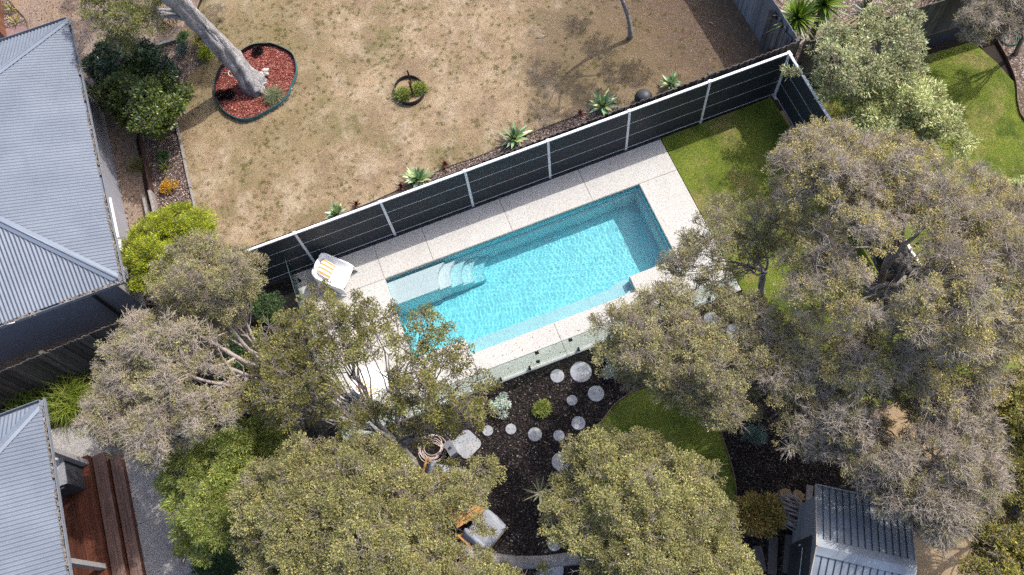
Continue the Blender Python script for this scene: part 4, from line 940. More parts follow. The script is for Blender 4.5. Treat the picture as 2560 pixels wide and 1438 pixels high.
tree('shrub', 'lime green fine leaved shrub at the corner of the upper left house', 'shrub',
     [(308,612),(340,570),(380,545),(440,528),(510,528),(538,570),(532,612),(455,622),(412,662),(392,722),(370,737),(330,702),(308,652)],
     (1.1, 2.1), (440,665), 'lime', r=(.26,.4), r0=.06, fork_z=.4, density=1.3)
tree('shrub', 'glossy bright green camellia bush between the gravel drive and the dry lawn', 'shrub',
     [(238,232),(300,182),(342,148),(392,163),(432,200),(452,222),(472,242),(442,292),(402,332),(345,345),(300,292),(260,262)], (.9, 2.1), (365,262), 'camellia', r=(.3,.42), r0=.06, fork_z=.4, density=1.35)
tree('shrub', 'dark green glossy bush behind the brighter camellia bush', 'shrub',
     [(226,150),(250,112),(300,95),(370,110),(430,140),(452,182),(432,212),(380,202),(330,192),(272,202),(234,190)], (.8, 1.8), (350,165), 'darkgloss', r=(.3,.42), r0=.06, fork_z=.4, density=1.35)

# leaning old tree at the upper left, crown mostly past the edge of the photo but shading lawn and roof
PLANTSEED[0] += 1; r_ = random.Random(42); g = np.random.default_rng(42)
LT = thing('tree', 'old leaning tree with thick furrowed grey trunk in the red mulch bed', 'tree', at(640, 222, -.03))
o = LT.location.copy()
def rel(px, py, z): return at(px, py, z) - o
line = [rel(640,224,-.2), rel(632,212,.12), rel(606,180,.6), rel(572,140,1.3), rel(535,98,2.1), rel(490,52,3.0), rel(445,5,4.0), rel(395,-45,5.0)]
mb = MB()
for k in range(9):
    a0 = k*2*math.pi/9; pts = []; rad = []
    for i, p in enumerate(line):
        f = i/(len(line)-1); d = (line[min(i+1,7)] - line[max(i-1,0)]).normalized(); u = d.cross(Vector((0,1,.2))).normalized(); v = d.cross(u)
        tw = a0 + f*2.6; q = (.27 if i > 1 else .40 - .07*i) * (1 - .22*f) * (1 + .18*math.sin(3*k + 5*f)); pts.append(p + (u*math.cos(tw)+v*math.sin(tw))*q*.62); rad.append(q*.5*(.85 + .3*r_.random()))
    sm, sr = [], []
    for i in range(7):
        for j in range(4):
            t_ = j/4; sm.append(pts[i].lerp(pts[i+1], t_) + noise.noise_vector(pts[i].lerp(pts[i+1], t_)*4 + Vector((k,0,0)))*.03); sr.append((rad[i]*(1-t_)+rad[i+1]*t_)*(1 + .22*noise.noise(Vector((k*3.1, i+t_, 1.7)))))
    mb.tube(sm, sr, 10, rough=.55)
for a, b in (((640,222,.0),(662,196,.12)),((645,224,.0),(668,207,.1)),((636,224,0),(612,226,.02)),((648,226,0),(660,236,.02))):
    A, B = rel(*a), rel(*b); mb.tube([A, A.lerp(B,.5)+Vector((0,0,.1)), B], [.13,.08,.03], 8, rough=.6)
f1 = line[5]; tips = [rel(300,20,3.7), rel(340,60,3.6), rel(260,30,3.8), rel(380,30,3.8)]
for tpt in tips: mb.tube(bez(f1, f1.lerp(tpt,.5)+Vector((0,0,.5)), tpt, 6), [.10,.085,.07,.055,.04,.03,.02], 7, rough=.4)
M['bark_furrow'] = ground_mat('furrowed pale grey bark', [(0.34, (0.09, 0.085, 0.085)), (0.46, (0.36, 0.345, 0.34)), (0.66, (0.60, 0.58, 0.575))], fine=9, big=3.0, bmp=1.0, bump_d=0.08, fdist=1.5)
mb.build('trunk', M['bark_furrow'], LT)
poly = [(188,-30),(228,30),(268,75),(318,97),(372,92),(408,50),(425,-30),(640,-160),(600,-420),(180,-380)]
cl = []
for x, y in scatter(poly, 48, r_):
    zz = 3.5 + min(1, edge_dist(x,y,poly)/120)*1.3 + r_.uniform(-.3,.3); cl.append((tuple(rel(x,y,zz)), r_.uniform(.36,.55)))
leafy(LT, g, cl, STY['wattle'], 1.35)
# small tree on the dry lawn whose crown is past the top edge; it shades the upper right of the lawn
ST = thing('tree', 'slender grey trunk of a young tree on the shaded upper part of the dry lawn', 'tree', at(1575, 95, -.05)); o2 = ST.location.copy()
mb = MB(); line = [at(1575,96,-.2), at(1576,88,.1), at(1574,58,.55), at(1566,30,1.0), at(1553,-5,1.6), at(1548,-40,2.2), at(1560,-90,2.9)]
mb.tube([p - o2 for p in line], [.10,.085,.07,.068,.062,.055,.045], 10, rough=.4)
poly = [(1540,-70),(1640,-62),(1720,-70),(1780,-120),(1720,-260),(1600,-280),(1520,-180)]; r_ = random.Random(5); cl = []
for x, y in scatter(poly, 60, r_):
    zz = 3.3 + min(1, edge_dist(x,y,poly)/100)*1.2 + r_.uniform(-.3,.3); cl.append((tuple(at(x,y,zz) - o2), r_.uniform(.45,.6)))
for c, rr in cl[::2]: mb.tube(bez(line[-1] - o2, (line[-1]-o2).lerp(Vector(c), .5) + Vector((0,0,.2)), Vector(c), 4), [.045,.035,.026,.018,.01], 6)
mb.build('trunk', M['bark_grey'], ST); leafy(ST, np.random.default_rng(5), cl, STY['greyolive'], 1.1)
# thick bough crossing the black mulch
bo = thing('tree', 'thick grey leaning trunk crossing the bottom of the black mulch garden', 'tree', at(1440, 1402, .1)); o3 = bo.location.copy()
mb = MB(); mb.tube([p - o3 for p in (at(1600,1390,-.3), at(1500,1395,.2), at(1430,1398,.75), at(1360,1406,1.1), at(1290,1408,1.4), at(1220,1396,1.65), at(1150,1375,1.9), at(1080,1352,2.2), at(1000,1330,2.6))], [.17,.15,.135,.13,.125,.12,.11,.10,.08], 12, rough=.5)
mb.tube([p - o3 for p in (at(1290,1408,1.4), at(1265,1425,1.8), at(1240,1450,2.3))], [.06,.05,.035], 8, rough=.4); mb.build('trunk', M['bark_grey'], bo)
leafy(bo, np.random.default_rng(77), [(tuple(at(*p) - o3), rr) for p, rr in (((1205,1385,1.9),.2),((1235,1425,2.2),.3),((1180,1420,2.2),.32),((1190,1305,2.0),.26),((1225,1325,1.9),.22),((1350,1432,2.0),.22))], STY['olive'], .9)

# ---------------------------------------------------------------- shrubs and smaller plants
shrub('shrub', 'dark green shrub at the left end of the pool paving below the panel fence', 'shrub', 672, 772, .52, 1.0, 'darkfine', 1.5, z0=-.08)
shrub('shrub', 'dark green shrub in deep shade between the grey trees and the pool paving', 'shrub', 615, 880, .6, .9, 'darkfine', 1.2, z0=-.08)
shrub('shrub', 'blue green shrub under the left grey twiggy tree beside the paved path', 'shrub', 445, 1108, .5, .9, 'bluegreen', 1.0, z0=-.07)
shrub('shrub', 'dark green shrub at the bottom edge below the feathery tree', 'shrub', 545, 1425, .58, .9, 'darkfine', 1.5, z0=-.07)
shrub('shrub', 'bronze brown rounded shrub beside the woodpile', 'shrub', 1890, 1290, .58, 1.2, 'bronze', 1.5, n=10, z0=-.07)
shrub('shrub', 'silver grey cushion bush on the black mulch below the glass fence', 'shrub', 1252, 1014, .25, .35, 'silverbush', 1.6, z0=-.07)
shrub('shrub', 'small silver bush half hidden left of the grey olive tree', 'shrub', 1524, 888, .2, .3, 'silverbush', 1.5, z0=-.07)
shrub('shrub', 'small silver bush just below the other one beside the largest round stone', 'shrub', 1525, 932, .17, .28, 'silverbush', 1.5, z0=-.07)
shrub('shrub', 'small bright green seedling alone on the black mulch', 'shrub', 1355, 1020, .15, .22, 'feather', 1.0, z0=-.07, n=4)
shrub('shrub', 'loose dark green sapling on the black mulch right of the lower lawn', 'shrub', 1882, 1090, .28, .6, 'bluegreen', .7, z0=-.07)
clump_grass('lavender_bush', 'grey green lavender bush in the red mulch bed', 'shrub', 680, 236, 520, .42, .012, [(.17,.19,.10),(.12,.15,.06),(.24,.25,.15)], elev=(30,88), spread=.09, seed=61, h=.35, z0=-.03)
shrub('shrub', 'orange yellow clipped bush in the left mulch border', 'shrub', 422, 465, .24, .3, 'orange', 1.6, z0=-.05, n=6)
shrub('shrub', 'small dark shrub at the left end of the log edging', 'shrub', 463, 95, .22, .35, 'darkfine', 1.3, z0=-.05, n=4)
shrub('shrub', 'olive shrub nearest the leaning trunk in the upper left border', 'shrub', 503, 103, .26, .4, 'yellowgreen', 1.3, z0=-.05, n=5)
shrub('shrub', 'blue green low shrub between the log edging and the leaning trunk', 'shrub', 458, 120, .2, .28, 'bluegreen', 1.3, z0=-.05, n=4)
shrub('shrub', 'small lime green shrub left of the red mulch bed', 'shrub', 514, 134, .17, .25, 'lime', 1.2, z0=-.05, n=4)
shrub('shrub', 'little green plant in the middle of the left mulch border', 'shrub', 408, 388, .18, .22, 'darkfine', 1.1, z0=-.05, n=4)
shrub('shrub', 'pale green shrub at the right edge beside the sunny lawn', 'shrub', 2552, 480, .45, .8, 'silverlight', 1.0, z0=-.04)
shrub('shrub', 'dark leafy shrub behind the fence left of the bare grey shrub', 'shrub', 2318, 10, .5, 1.6, 'darkfine', 1.0, z0=-.05)
GRN = [(.15,.22,.10),(.10,.16,.075),(.24,.30,.13)]
AGV = 'agaves along the paling fence'
for i, (x, y, L, lab) in enumerate(((1507,263,.50,'large pale green agave beside the black pot behind the panel fence'),(1286,345,.50,'large pale green agave in the middle of the row behind the panel fence'),
        (1046,447,.48,'pale green agave third from the right along the panel fence'),(842,532,.34,'half hidden small agave at the left end of the fence row'),(1677,207,.33,'small agave tips at the right end of the fence row'))):
    rosette('agave', lab, 'agave', x, y, 34, L*1.25, .135, [(.30,.42,.22),(.20,.32,.16),(.50,.56,.22)], h=.16, elev=(8,80), droop=.2, group=AGV, seed=50+i, w=[4,3,1])
BUR = [(.10,.022,.018),(.16,.05,.035),(.06,.015,.015)]
for i, (x, y, lab) in enumerate(((1450,282,'dark red bromeliad left of the largest agave'),(1112,411,'dark red bromeliad between two agaves behind the fence'),(1002,466,'dark red bromeliad left of the third agave'),(890,511,'dark red bromeliad nearest the left end of the fence row'))):
    rosette('bromeliad', lab, 'bromeliad', x, y, 22, .24, .04, BUR, h=.05, elev=(15,80), group='red bromeliads along the fence', seed=70+i)
YEL = [(.30,.29,.03),(.16,.20,.02),(.44,.40,.06)]
for i, (x, y, lab) in enumerate(((403,347,'yellow green flax just below the camellia bush'),(413,420,'bright yellow flax above the orange bush'),(427,524,'bright yellow flax beside the lime shrub'),
        (27,22,'yellow flax against the brown timber screen at the top left corner'),(39,54,'yellow flax with splayed leaves near the pink paving'))):
    rosette('flax', lab, 'flax', x, y, 11, .42, .05, YEL, h=.03, elev=(25,80), droop=.3, group='yellow flaxes', seed=80+i)
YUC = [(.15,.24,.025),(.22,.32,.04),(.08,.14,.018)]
rosette('yucca', 'big bright green yucca head at the top beside the corner of the fence', 'yucca', 1995, 42, 150, .92, .075, YUC, h=1.5, elev=(-30,86), droop=.14, seed=91, stalk=.09, z0=-.05)
rosette('yucca', 'second yucca head cut by the top edge', 'yucca', 2062, 8, 130, .92, .075, YUC, h=1.6, elev=(-30,86), droop=.14, seed=92, stalk=.09, z0=-.05)
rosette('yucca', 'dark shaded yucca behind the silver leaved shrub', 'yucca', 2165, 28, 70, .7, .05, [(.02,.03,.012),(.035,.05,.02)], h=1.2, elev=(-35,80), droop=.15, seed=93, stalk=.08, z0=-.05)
STR = [(.16,.21,.02),(.10,.14,.015),(.24,.28,.04)]
clump_grass('strap_plant', 'big bright green strappy clump between the dark fence and the left grey tree', 'grass clump', 165, 1000, 420, .95, .018, STR, seed=95, spread=.2, h=.6)
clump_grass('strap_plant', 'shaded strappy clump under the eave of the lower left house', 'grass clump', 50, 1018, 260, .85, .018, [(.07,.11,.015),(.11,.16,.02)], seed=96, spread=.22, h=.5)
clump_grass('grass_tuft', 'fine olive grass tuft beside the retaining timbers by the gravel', 'grass clump', 338, 408, 260, .5, .006, [(.15,.15,.05),(.20,.19,.08)], seed=97, spread=.08, h=.3)
rosette('palm_frond', 'grey green palm tips poking out left of the round yellow olive tree', 'palm', 1350, 1232, 14, .55, .05, [(.20,.21,.12),(.14,.15,.07)], h=1.4, elev=(5,50), droop=.3, seed=98, stalk=.05, z0=-.07)
clump_grass('weed_clump', 'tall dry stems beside the feathery tree at the bottom edge', 'grass clump', 610, 1412, 60, .8, .008, [(.20,.15,.11),(.28,.22,.17)], seed=99, spread=.1, h=.5)
# seedlings inside the small lawn ring
shrub('weed_clump', 'green weeds in the left half of the small planter ring', 'weeds', 1006, 237, .19, .14, 'feather', 1.8, z0=-.05, n=6)
shrub('weed_clump', 'green weeds in the right half of the small planter ring', 'weeds', 1045, 220, .17, .14, 'feather', 1.8, z0=-.05, n=6)
for x, y, lab in ((552,238,'dark plum flower clump with yellow dots at the left of the red bed'),(574,236,'dark plum flower clump with yellow dots nearer the leaning trunk'),(645,127,'blackish purple succulent at the top of the red mulch bed')):
    PLANTSEED[0] += 1; g = np.random.default_rng(PLANTSEED[0]); b = at(x, y, .05); b.z = -.03; t = thing('flower_clump', lab, 'flowers', b)
    P, D = clump_sprays(g, np.array([0, 0, .09]), .15, 700); V, F = leaf_arrays(g, P, D + g.normal(0, .5, P.shape), .06, .03)
    np_mesh('foliage', V, F, M['leaf'], t, palette(g, len(P), [(.018,.008,.010),(.03,.012,.016)], .3))
    if y > 200:
        for k in range(9):
            a = k*2.4; q = .13*math.sqrt((k+.5)/9); f = MB(); z_ = .19 - q*.3
            for j in range(5): f.tube([(q*math.cos(a), q*math.sin(a), z_), (q*math.cos(a)+.016*math.cos(j*1.257), q*math.sin(a)+.016*math.sin(j*1.257), z_+.006)], [.004,.007], 5)
            f.build('flower', simple('yellow petals', (.75,.50,.16), .6, var=.1), t)
# ---------------------------------------------------------------- red bed edging, planter ring
def band(name, label, cat, pts, z0, h, m_out, m_in, px=True, th=.012):
    P = [at(x, y, z0) for x, y in pts]; Q = []
    for i, p in enumerate(P):
        q = P[(i+1) % len(P)]
        a = P[i-1]; c = P[(i+2) % len(P)]
        for k in range(4):
            t = k/4; Q.append(.5*((2*p) + (q-a)*t + (2*a-5*p+4*q-c)*t*t + (3*p-a-3*q+c)*t**3))
    n = len(Q); cen = sum(Q, Vector())/n; t = thing(name, label, cat, Vector((cen.x, cen.y, z0)))
    for nm, off, m in (('outer_face', 0.0, m_out), ('inner_face', -th, m_in)):
        mb = MB(); vs = []
        for i, p in enumerate(Q):
            d = (p - cen).normalized(); hh = h*(1 + .18*noise.noise(p*1.5))
            for o_, z_ in ((off + .0, -.06), (off + .0, hh), (off + th*.9, hh), (off + th*.9, -.06)): vs.append(p - cen + d*o_ + Vector((d.y, -d.x, 0))*0 + Vector((0, 0, z_)))
        fs = []
        for i in range(n):
            j = (i+1) % n
            for k in range(4): fs.append((4*i+k, 4*j+k, 4*j+(k+1) % 4, 4*i+(k+1) % 4))
        mb.add(vs, fs); mb.build(nm, m, t)
    return t
M['teal'] = simple('faded teal plastic edging', (0.035, 0.15, 0.155), 0.45, var=.15)
M['black_plastic'] = simple('black plastic edging', (0.018, 0.02, 0.022), 0.5, var=.2)
band('garden_edging', 'teal green plastic edging around the oval red mulch bed', 'garden edging', RING, -.04, .15, M['teal'], M['black_plastic'])
pr = [(1024 + 37*math.cos(a), 229 + 34*math.sin(a)) for a in [i*2*math.pi/16 for i in range(16)]]
sheet('planter_soil', pr, -.042, M['dirt'])
band('planter_ring', 'small black plastic ring round a staked sapling on the dry lawn', 'garden edging', pr, -.04, .14, M['black_plastic'], M['black_plastic'])
M['stake'] = simple('dark hardwood stake', (.065, .03, .022), .7, var=.3)
SG = 'stakes in the planter ring'
for (x, y, h, lab) in ((1029,213,.72,'taller dark timber stake in the small planter ring'),(1033,239,.70,'dark timber stake nearest the front of the small planter ring')):
    b = at(x, y, -.04); q = MB(); q.bar((0, 0, -.1), (0, 0, h), .05, .05, up=(0, 1, 0)); q.add([(-.025,-.025,h),(.025,-.025,h),(.025,.025,h),(-.025,.025,h),(0,0,h+.03)], [(0,1,4),(1,2,4),(2,3,4),(3,0,4)])
    o_ = q.build('garden_stake', M['stake']); o_.location = b; tag(o_, lab, 'stake', SG)
b = at(1031, 226, -.04); sp_ = thing('sapling', 'thin orange sapling tied between the two stakes', 'sapling', b); q = MB(); q.tube([(0,0,-.03),(.01,0,.2),(0,.01,.42)], [.009,.007,.004], 6)
q.build('stem', simple('orange stem', (.40,.17,.04), .7), sp_); g = np.random.default_rng(3); P = np.array([[0,.005,.2+.02*i] for i in range(12)]); V, F = leaf_arrays(g, P, g.normal(0,1,(12,3)), .09, .03); np_mesh('leaves', V, F, M['leaf'], sp_, palette(g, 12, [(.35,.24,.03),(.2,.2,.03)]))

# hose coils
def coil(name, label, cat, px, py, r, loops, thick, m, seed, z0=-.03, tail=None):
    r_ = random.Random(seed); b = at(px, py, .03); b.z = z0; q = MB(); pts = []
    cx = cy = 0
    for i in range(loops*28 + 1):
        a = i*2*math.pi/28; k = i//28
        if i % 28 == 0: ex, ey, rr = r_.gauss(0, r*.09), r_.gauss(0, r*.09), r*r_.uniform(.62, 1.08)
        pts.append((rr, ex, ey, a, k))
    P = [Vector(((p[0]*math.cos(p[3])) + p[1], p[0]*math.sin(p[3])*.97 + p[2], thick + (p[4] % 4)*thick*.9 + .006*math.sin(5*p[3] + p[4]))) for p in pts]
    for _ in range(3): P = [P[0]] + [(P[i-1] + P[i]*2 + P[i+1])/4 for i in range(1, len(P)-1)] + [P[-1]]
    if tail: P += [Vector(v) for v in tail]
    q.tube(P, thick, 7); o_ = q.build(name, m); o_.location = b; return tag(o_, label, cat)
M['hose_cream'] = simple('cream hose', (.58,.52,.46), .5, var=.1); M['hose_pink'] = simple('sun faded hose', (.50,.41,.37), .55, var=.15)
coil('garden_hose', 'small loose cream hose coil on the red mulch beside the leaning trunk', 'hose', 580, 180, .17, 3, .009, M['hose_cream'], 4, tail=[(-.22,.1,.02),(-.30,.14,.02),(-.36,.06,.02)])
coil('garden_hose', 'large pale hose coil on the ground beside the grey power box', 'hose', 1079, 1121, .35, 9, .010, M['hose_pink'], 5, z0=-.06, tail=[(.36,-.18,.1),(.5,-.05,.05),(.62,.05,.03)])
coil('garden_hose', 'dark green hose coil on the mulch at the upper right corner', 'hose', 2525, 92, .3, 6, .012, simple('green hose', (.02,.10,.07), .5), 6, z0=-.03)
# driftwood stump
dw = at(662, 186, 0); dw.z = -.03; q = MB(); r_ = random.Random(8)
for k in range(6):
    a = k*1.05; L = r_.uniform(.15,.34); e = Vector((L*math.cos(a), L*math.sin(a)*.7, r_.uniform(.04,.22))); q.tube([(0,0,.06), e*.5 + Vector((0,0,.06)), e], [.10,.07,.025], 7, rough=.9)
o_ = q.build('driftwood', simple('bleached wood', (.50,.46,.42), .85, var=.25, scale=9, bmp=.6)); o_.location = dw; tag(o_, 'bleached knobbly driftwood at the foot of the leaning trunk', 'driftwood')
# black ball shaped pot behind the fence
t = thing('garden_pot', 'round black pot beside the paling fence right of the largest agave', 'pot', at(1607, 256, 0))
q = MB(); prof = [(.12,0),(.22,.08),(.27,.22),(.25,.36),(.19,.44)]; n = 28; vs = [(r*math.cos(2*math.pi*i/n), r*math.sin(2*math.pi*i/n), z-.04) for r, z in prof for i in range(n)]
q.add(vs, [(k*n+i, k*n+(i+1)%n, (k+1)*n+(i+1)%n, (k+1)*n+i) for k in range(len(prof)-1) for i in range(n)], True); q.build('pot', M['black_plastic'], t)
q = MB(); prof = [(.215,.39),(.215,.42),(.18,.465),(.12,.50),(.06,.515),(.012,.52)]; vs = [(r*math.cos(2*math.pi*i/n), r*math.sin(2*math.pi*i/n), z-.04) for r, z in prof for i in range(n)]
q.add(vs, [(k*n+i, k*n+(i+1)%n, (k+1)*n+(i+1)%n, (k+1)*n+i) for k in range(len(prof)-1) for i in range(n)] + [tuple(range(5*n, 6*n))], True); q.build('lid', M['charcoal'], t)

# sleepers and edging
def plank(name, label, cat, a, b, w, h, m, z, group=None):
    A, B = at(*a, z), at(*b, z); o_ = A.copy(); q = MB(); d = B - A; q.bar((0,0,h/2-.04), d + Vector((0,0,h/2-.04)), w, h); ob = q.build(name, m); ob.location = Vector((o_.x, o_.y, -.04)); return tag(ob, label, cat, group)
LE = 'sleepers along the dry lawn'
plank('edge_sleeper', 'upper grey sleeper of the edging between mulch border and dry lawn', 'sleeper', (441,312), (461,398), .06, .12, M['sleeper'], 0, LE)
plank('edge_sleeper', 'middle grey sleeper of the edging left of the dry lawn', 'sleeper', (460.5,400), (476,470), .06, .12, M['sleeper'], 0, LE)
plank('edge_sleeper', 'lowest grey sleeper of the edging just above the lime shrub', 'sleeper', (476.5,472), (493,540), .06, .12, M['sleeper'], 0, LE)
plank('edge_log', 'grey sleeper edging between the gravel drive and the upper border', 'sleeper', (388,117), (450,98), .10, .16, M['sleeper'], 0)
RT = 'retaining timbers beside the gravel'
plank('retaining_timber', 'brown retaining timber below the fine grass tuft', 'sleeper', (369,412), (383,482), .06, .3, M['stake'], 0, RT)
plank('retaining_timber', 'pale grey retaining timber at the lower end of the gravel bed wall', 'sleeper', (381,484), (394,540), .09, .3, M['sleeper'], .0, RT)
plank('retaining_timber', 'grey retaining timber lying nearer the gravel', 'sleeper', (360,490), (372,545), .07, .18, M['sleeper'], 0, RT)
plank('retaining_timber', 'dark retaining timber in the shade of the camellia bush', 'sleeper', (352,345), (366,408), .06, .22, M['stake'], 0, RT)
# steel edging strips of the lawns
def strip(name, label, pts, z0, h, m, cat='garden edging', w=.012):
    P = [at(x, y, 0) for x, y in pts]; Q = []
    for i in range(len(P)-1):
        a = P[max(0,i-1)]; p = P[i]; q_ = P[i+1]; c = P[min(len(P)-1,i+2)]
        for k in range(5):
            t = k/5; Q.append(.5*((2*p) + (q_-a)*t + (2*a-5*p+4*q_-c)*t*t + (3*p-a-3*q_+c)*t**3))
    Q.append(P[-1]); o_ = Q[0].copy(); q = MB(); vs = []
    for i, p in enumerate(Q):
        d = (Q[min(i+1,len(Q)-1)] - Q[max(i-1,0)]).normalized(); s_ = Vector((-d.y, d.x, 0))*w
        vs += [p-o_-s_+Vector((0,0,z0)), p-o_+s_+Vector((0,0,z0)), p-o_+s_+Vector((0,0,z0+h)), p-o_-s_+Vector((0,0,z0+h))]
    n = len(Q); q.add(vs, [(4*i+k, 4*i+4+k, 4*i+4+(k+1)%4, 4*i+(k+1)%4) for i in range(n-1) for k in range(4)] + [(3,2,1,0), (4*n-4,4*n-3,4*n-2,4*n-1)]); ob = q.build(name, m); ob.location = Vector((o_.x, o_.y, 0)); return tag(ob, label, cat)
M['rust'] = simple('rusty steel edge', (.14,.085,.06), .8, var=.4, scale=8)
strip('steel_edging', 'rusty steel edging along the left curve of the lower lawn', [(1452,1165),(1485,1082),(1512,1042),(1545,1003),(1600,970),(1655,961)], -.09, .08, M['rust'])
strip('steel_edging', 'rusty steel edging along the right curve of the lower lawn', [(1720,972),(1778,1010),(1806,1090),(1826,1150),(1838,1200),(1841,1260),(1827,1320)], -.09, .08, M['rust'])
strip('steel_edging', 'curved edging between the sunny right lawn and its mulch bed', [(2482,80),(2520,150),(2540,205),(2545,258),(2562,300),(2640,380)], -.09, .12, M['rust'])
strip('steel_edging', 'curved edging of the small bed at the top left corner', [(22,0),(44,26),(58,40),(66,58),(70,92)], -.09, .07, M['rust'])
strip('brick_edging', 'thin black edging between the mulch strip and dry lawn behind the panel fence', [(880,525),(960,490),(1110,420),(1210,385),(1330,330),(1440,288)], -.07, .05, M['black_plastic'])
# top left corner: timber screen and pink paving
q = MB(); r_ = random.Random(2); A, B = at(-60,-40,0), at(60,100,0)
o_ = at(10, 60, 0)
for i in range(26):
    y = i*.12; q.box(-.02, .02, y, y+.112, 0, 1.25 + r_.uniform(-.01,.01))
ob = q.build('timber_screen', wood_mat('reddish brown boards', (.10,.04,.022), (.25,.115,.07), island=.3)); w0 = at(17, 100, -.05); ob.location = w0; tag(ob, 'reddish brown timber screen at the top left corner', 'screen')
sheet('pink_paving', [(-60,150),(-60,75),(18,72),(34,62),(68,62),(70,95)], -.062, simple('pink concrete', (.24,.15,.145), .85, var=.15, scale=4))
sheet('corner_bed', [(12,70),(0,-30),(22,0),(44,26),(58,40),(66,58),(68,66),(34,66)], -.060, M['mulch'])
# fallen branches and litter on the dry lawn
SB = 'fallen sticks on the dry lawn'
for (x0,y0,x1,y1,lab) in ((1340,95,1366,90,'pale fallen stick on the dry lawn near the young tree'),(1772,57,1785,62,'small pale stick on the shaded end of the dry lawn')):
    A, B = at(x0,y0,-.03), at(x1,y1,-.01); q = MB(); q.tube([Vector((0,0,0)), (B-A)*.5+Vector((0,.02,.04)), B-A], [.016,.013,.006], 6, rough=.4); ob = q.build('stick', M['twig_pale']); ob.location = A; tag(ob, lab, 'stick', SB)

# ---------------------------------------------------------------- round stepping stones
SS = 'round concrete stepping stones'
STONES = [(1452,930,.285,'largest round stepping stone nearest the glass pool fence'),(1393,940,.185,'round stepping stone left of the largest one below the glass fence'),(1490,984,.215,'round stepping stone right of the small one, nearest the grey olive tree'),
 (1430,1001,.14,'small round stepping stone below the two by the glass fence'),(1446,1058,.18,'round stepping stone beside the left tip of the lower lawn'),(1397,1089,.145,'small round stepping stone just above the round yellow olive tree'),
 (1337,1086,.18,'medium round stepping stone in the middle of the black mulch'),(1277,1073,.14,'small round stepping stone second from the square slab'),(1219,1077,.14,'small round stepping stone nearest the square slab'),
 (1402,1154,.235,'round stepping stone half covered by the left edge of the yellow olive crown'),(1432,1226,.20,'round stepping stone glimpsed through the left of the yellow olive crown'),(1440,1300,.2,'round stepping stone deep under the left of the yellow olive crown'),
 (1386,1360,.17,'round stepping stone just above the thick leaning trunk'),(1378,1424,.30,'big round stepping stone at the bottom edge under the thick trunk'),(1777,797,.19,'round stepping stone seen through the grey olive tree right of the pool'),
 (1838,830,.24,'larger round stepping stone seen through the grey olive tree'),(1570,885,.2,'round stepping stone under the left edge of the grey olive tree')]
for i, (x, y, r, lab) in enumerate(STONES):
    mb = MB(); mb.disc((0,0,-.02), r, .06, 44, .01); o_ = mb.build('stepping_stone', M['stone']); p = at(x, y, -.03); o_.location = Vector((p.x, p.y, -.062)); o_.rotation_euler = (0, 0, i*1.3); tag(o_, lab, 'stepping stone', SS)
pts = []
for cx_, cy_, a0 in ((.16,.16,0),(-.16,.16,90),(-.16,-.16,180),(.16,-.16,270)):
    for k in range(6): a = R(a0 + 90*k/5); pts.append((cx_ + .15*math.cos(a), cy_ + .15*math.sin(a)))
mb = MB(); mb.prism(pts, -.03, .03); o_ = mb.build('stone_slab', M['stone']); p = at(1166, 1110, -.02); o_.location = Vector((p.x, p.y, -.06)); o_.rotation_euler = (0,0,R(25)); tag(o_, 'rounded square concrete slab beside the grey power box', 'slab')
# power box
t = thing('power_box', 'small grey outdoor power box between the hose coil and the square slab', 'power box', at(1131, 1128, -.06), R(-80))
q = MB(); q.add([(-.17,-.09,0),(.17,-.09,0),(.17,.09,0),(-.17,.09,0),(-.17,-.09,.34),(.17,-.09,.34),(.17,.09,.42),(-.17,.09,.42)], [(0,3,2,1),(4,5,6,7),(0,1,5,4),(1,2,6,5),(2,3,7,6),(3,0,4,7)]); q.build('cabinet', simple('grey enclosure', (.32,.34,.37), .5), t)
q = MB(); q.add([(-.19,-.11,.342),(.19,-.11,.342),(.19,.11,.432),(-.19,.11,.432),(-.19,-.11,.362),(.19,-.11,.362),(.19,.11,.452),(-.19,.11,.452)], [(0,3,2,1),(4,5,6,7),(0,1,5,4),(1,2,6,5),(2,3,7,6),(3,0,4,7)]); q.build('lid', M['steel'], t)
q = MB(); q.box(-.03,.03,-.03,.03,.40,.435); q.build('knob', M['black'], t)

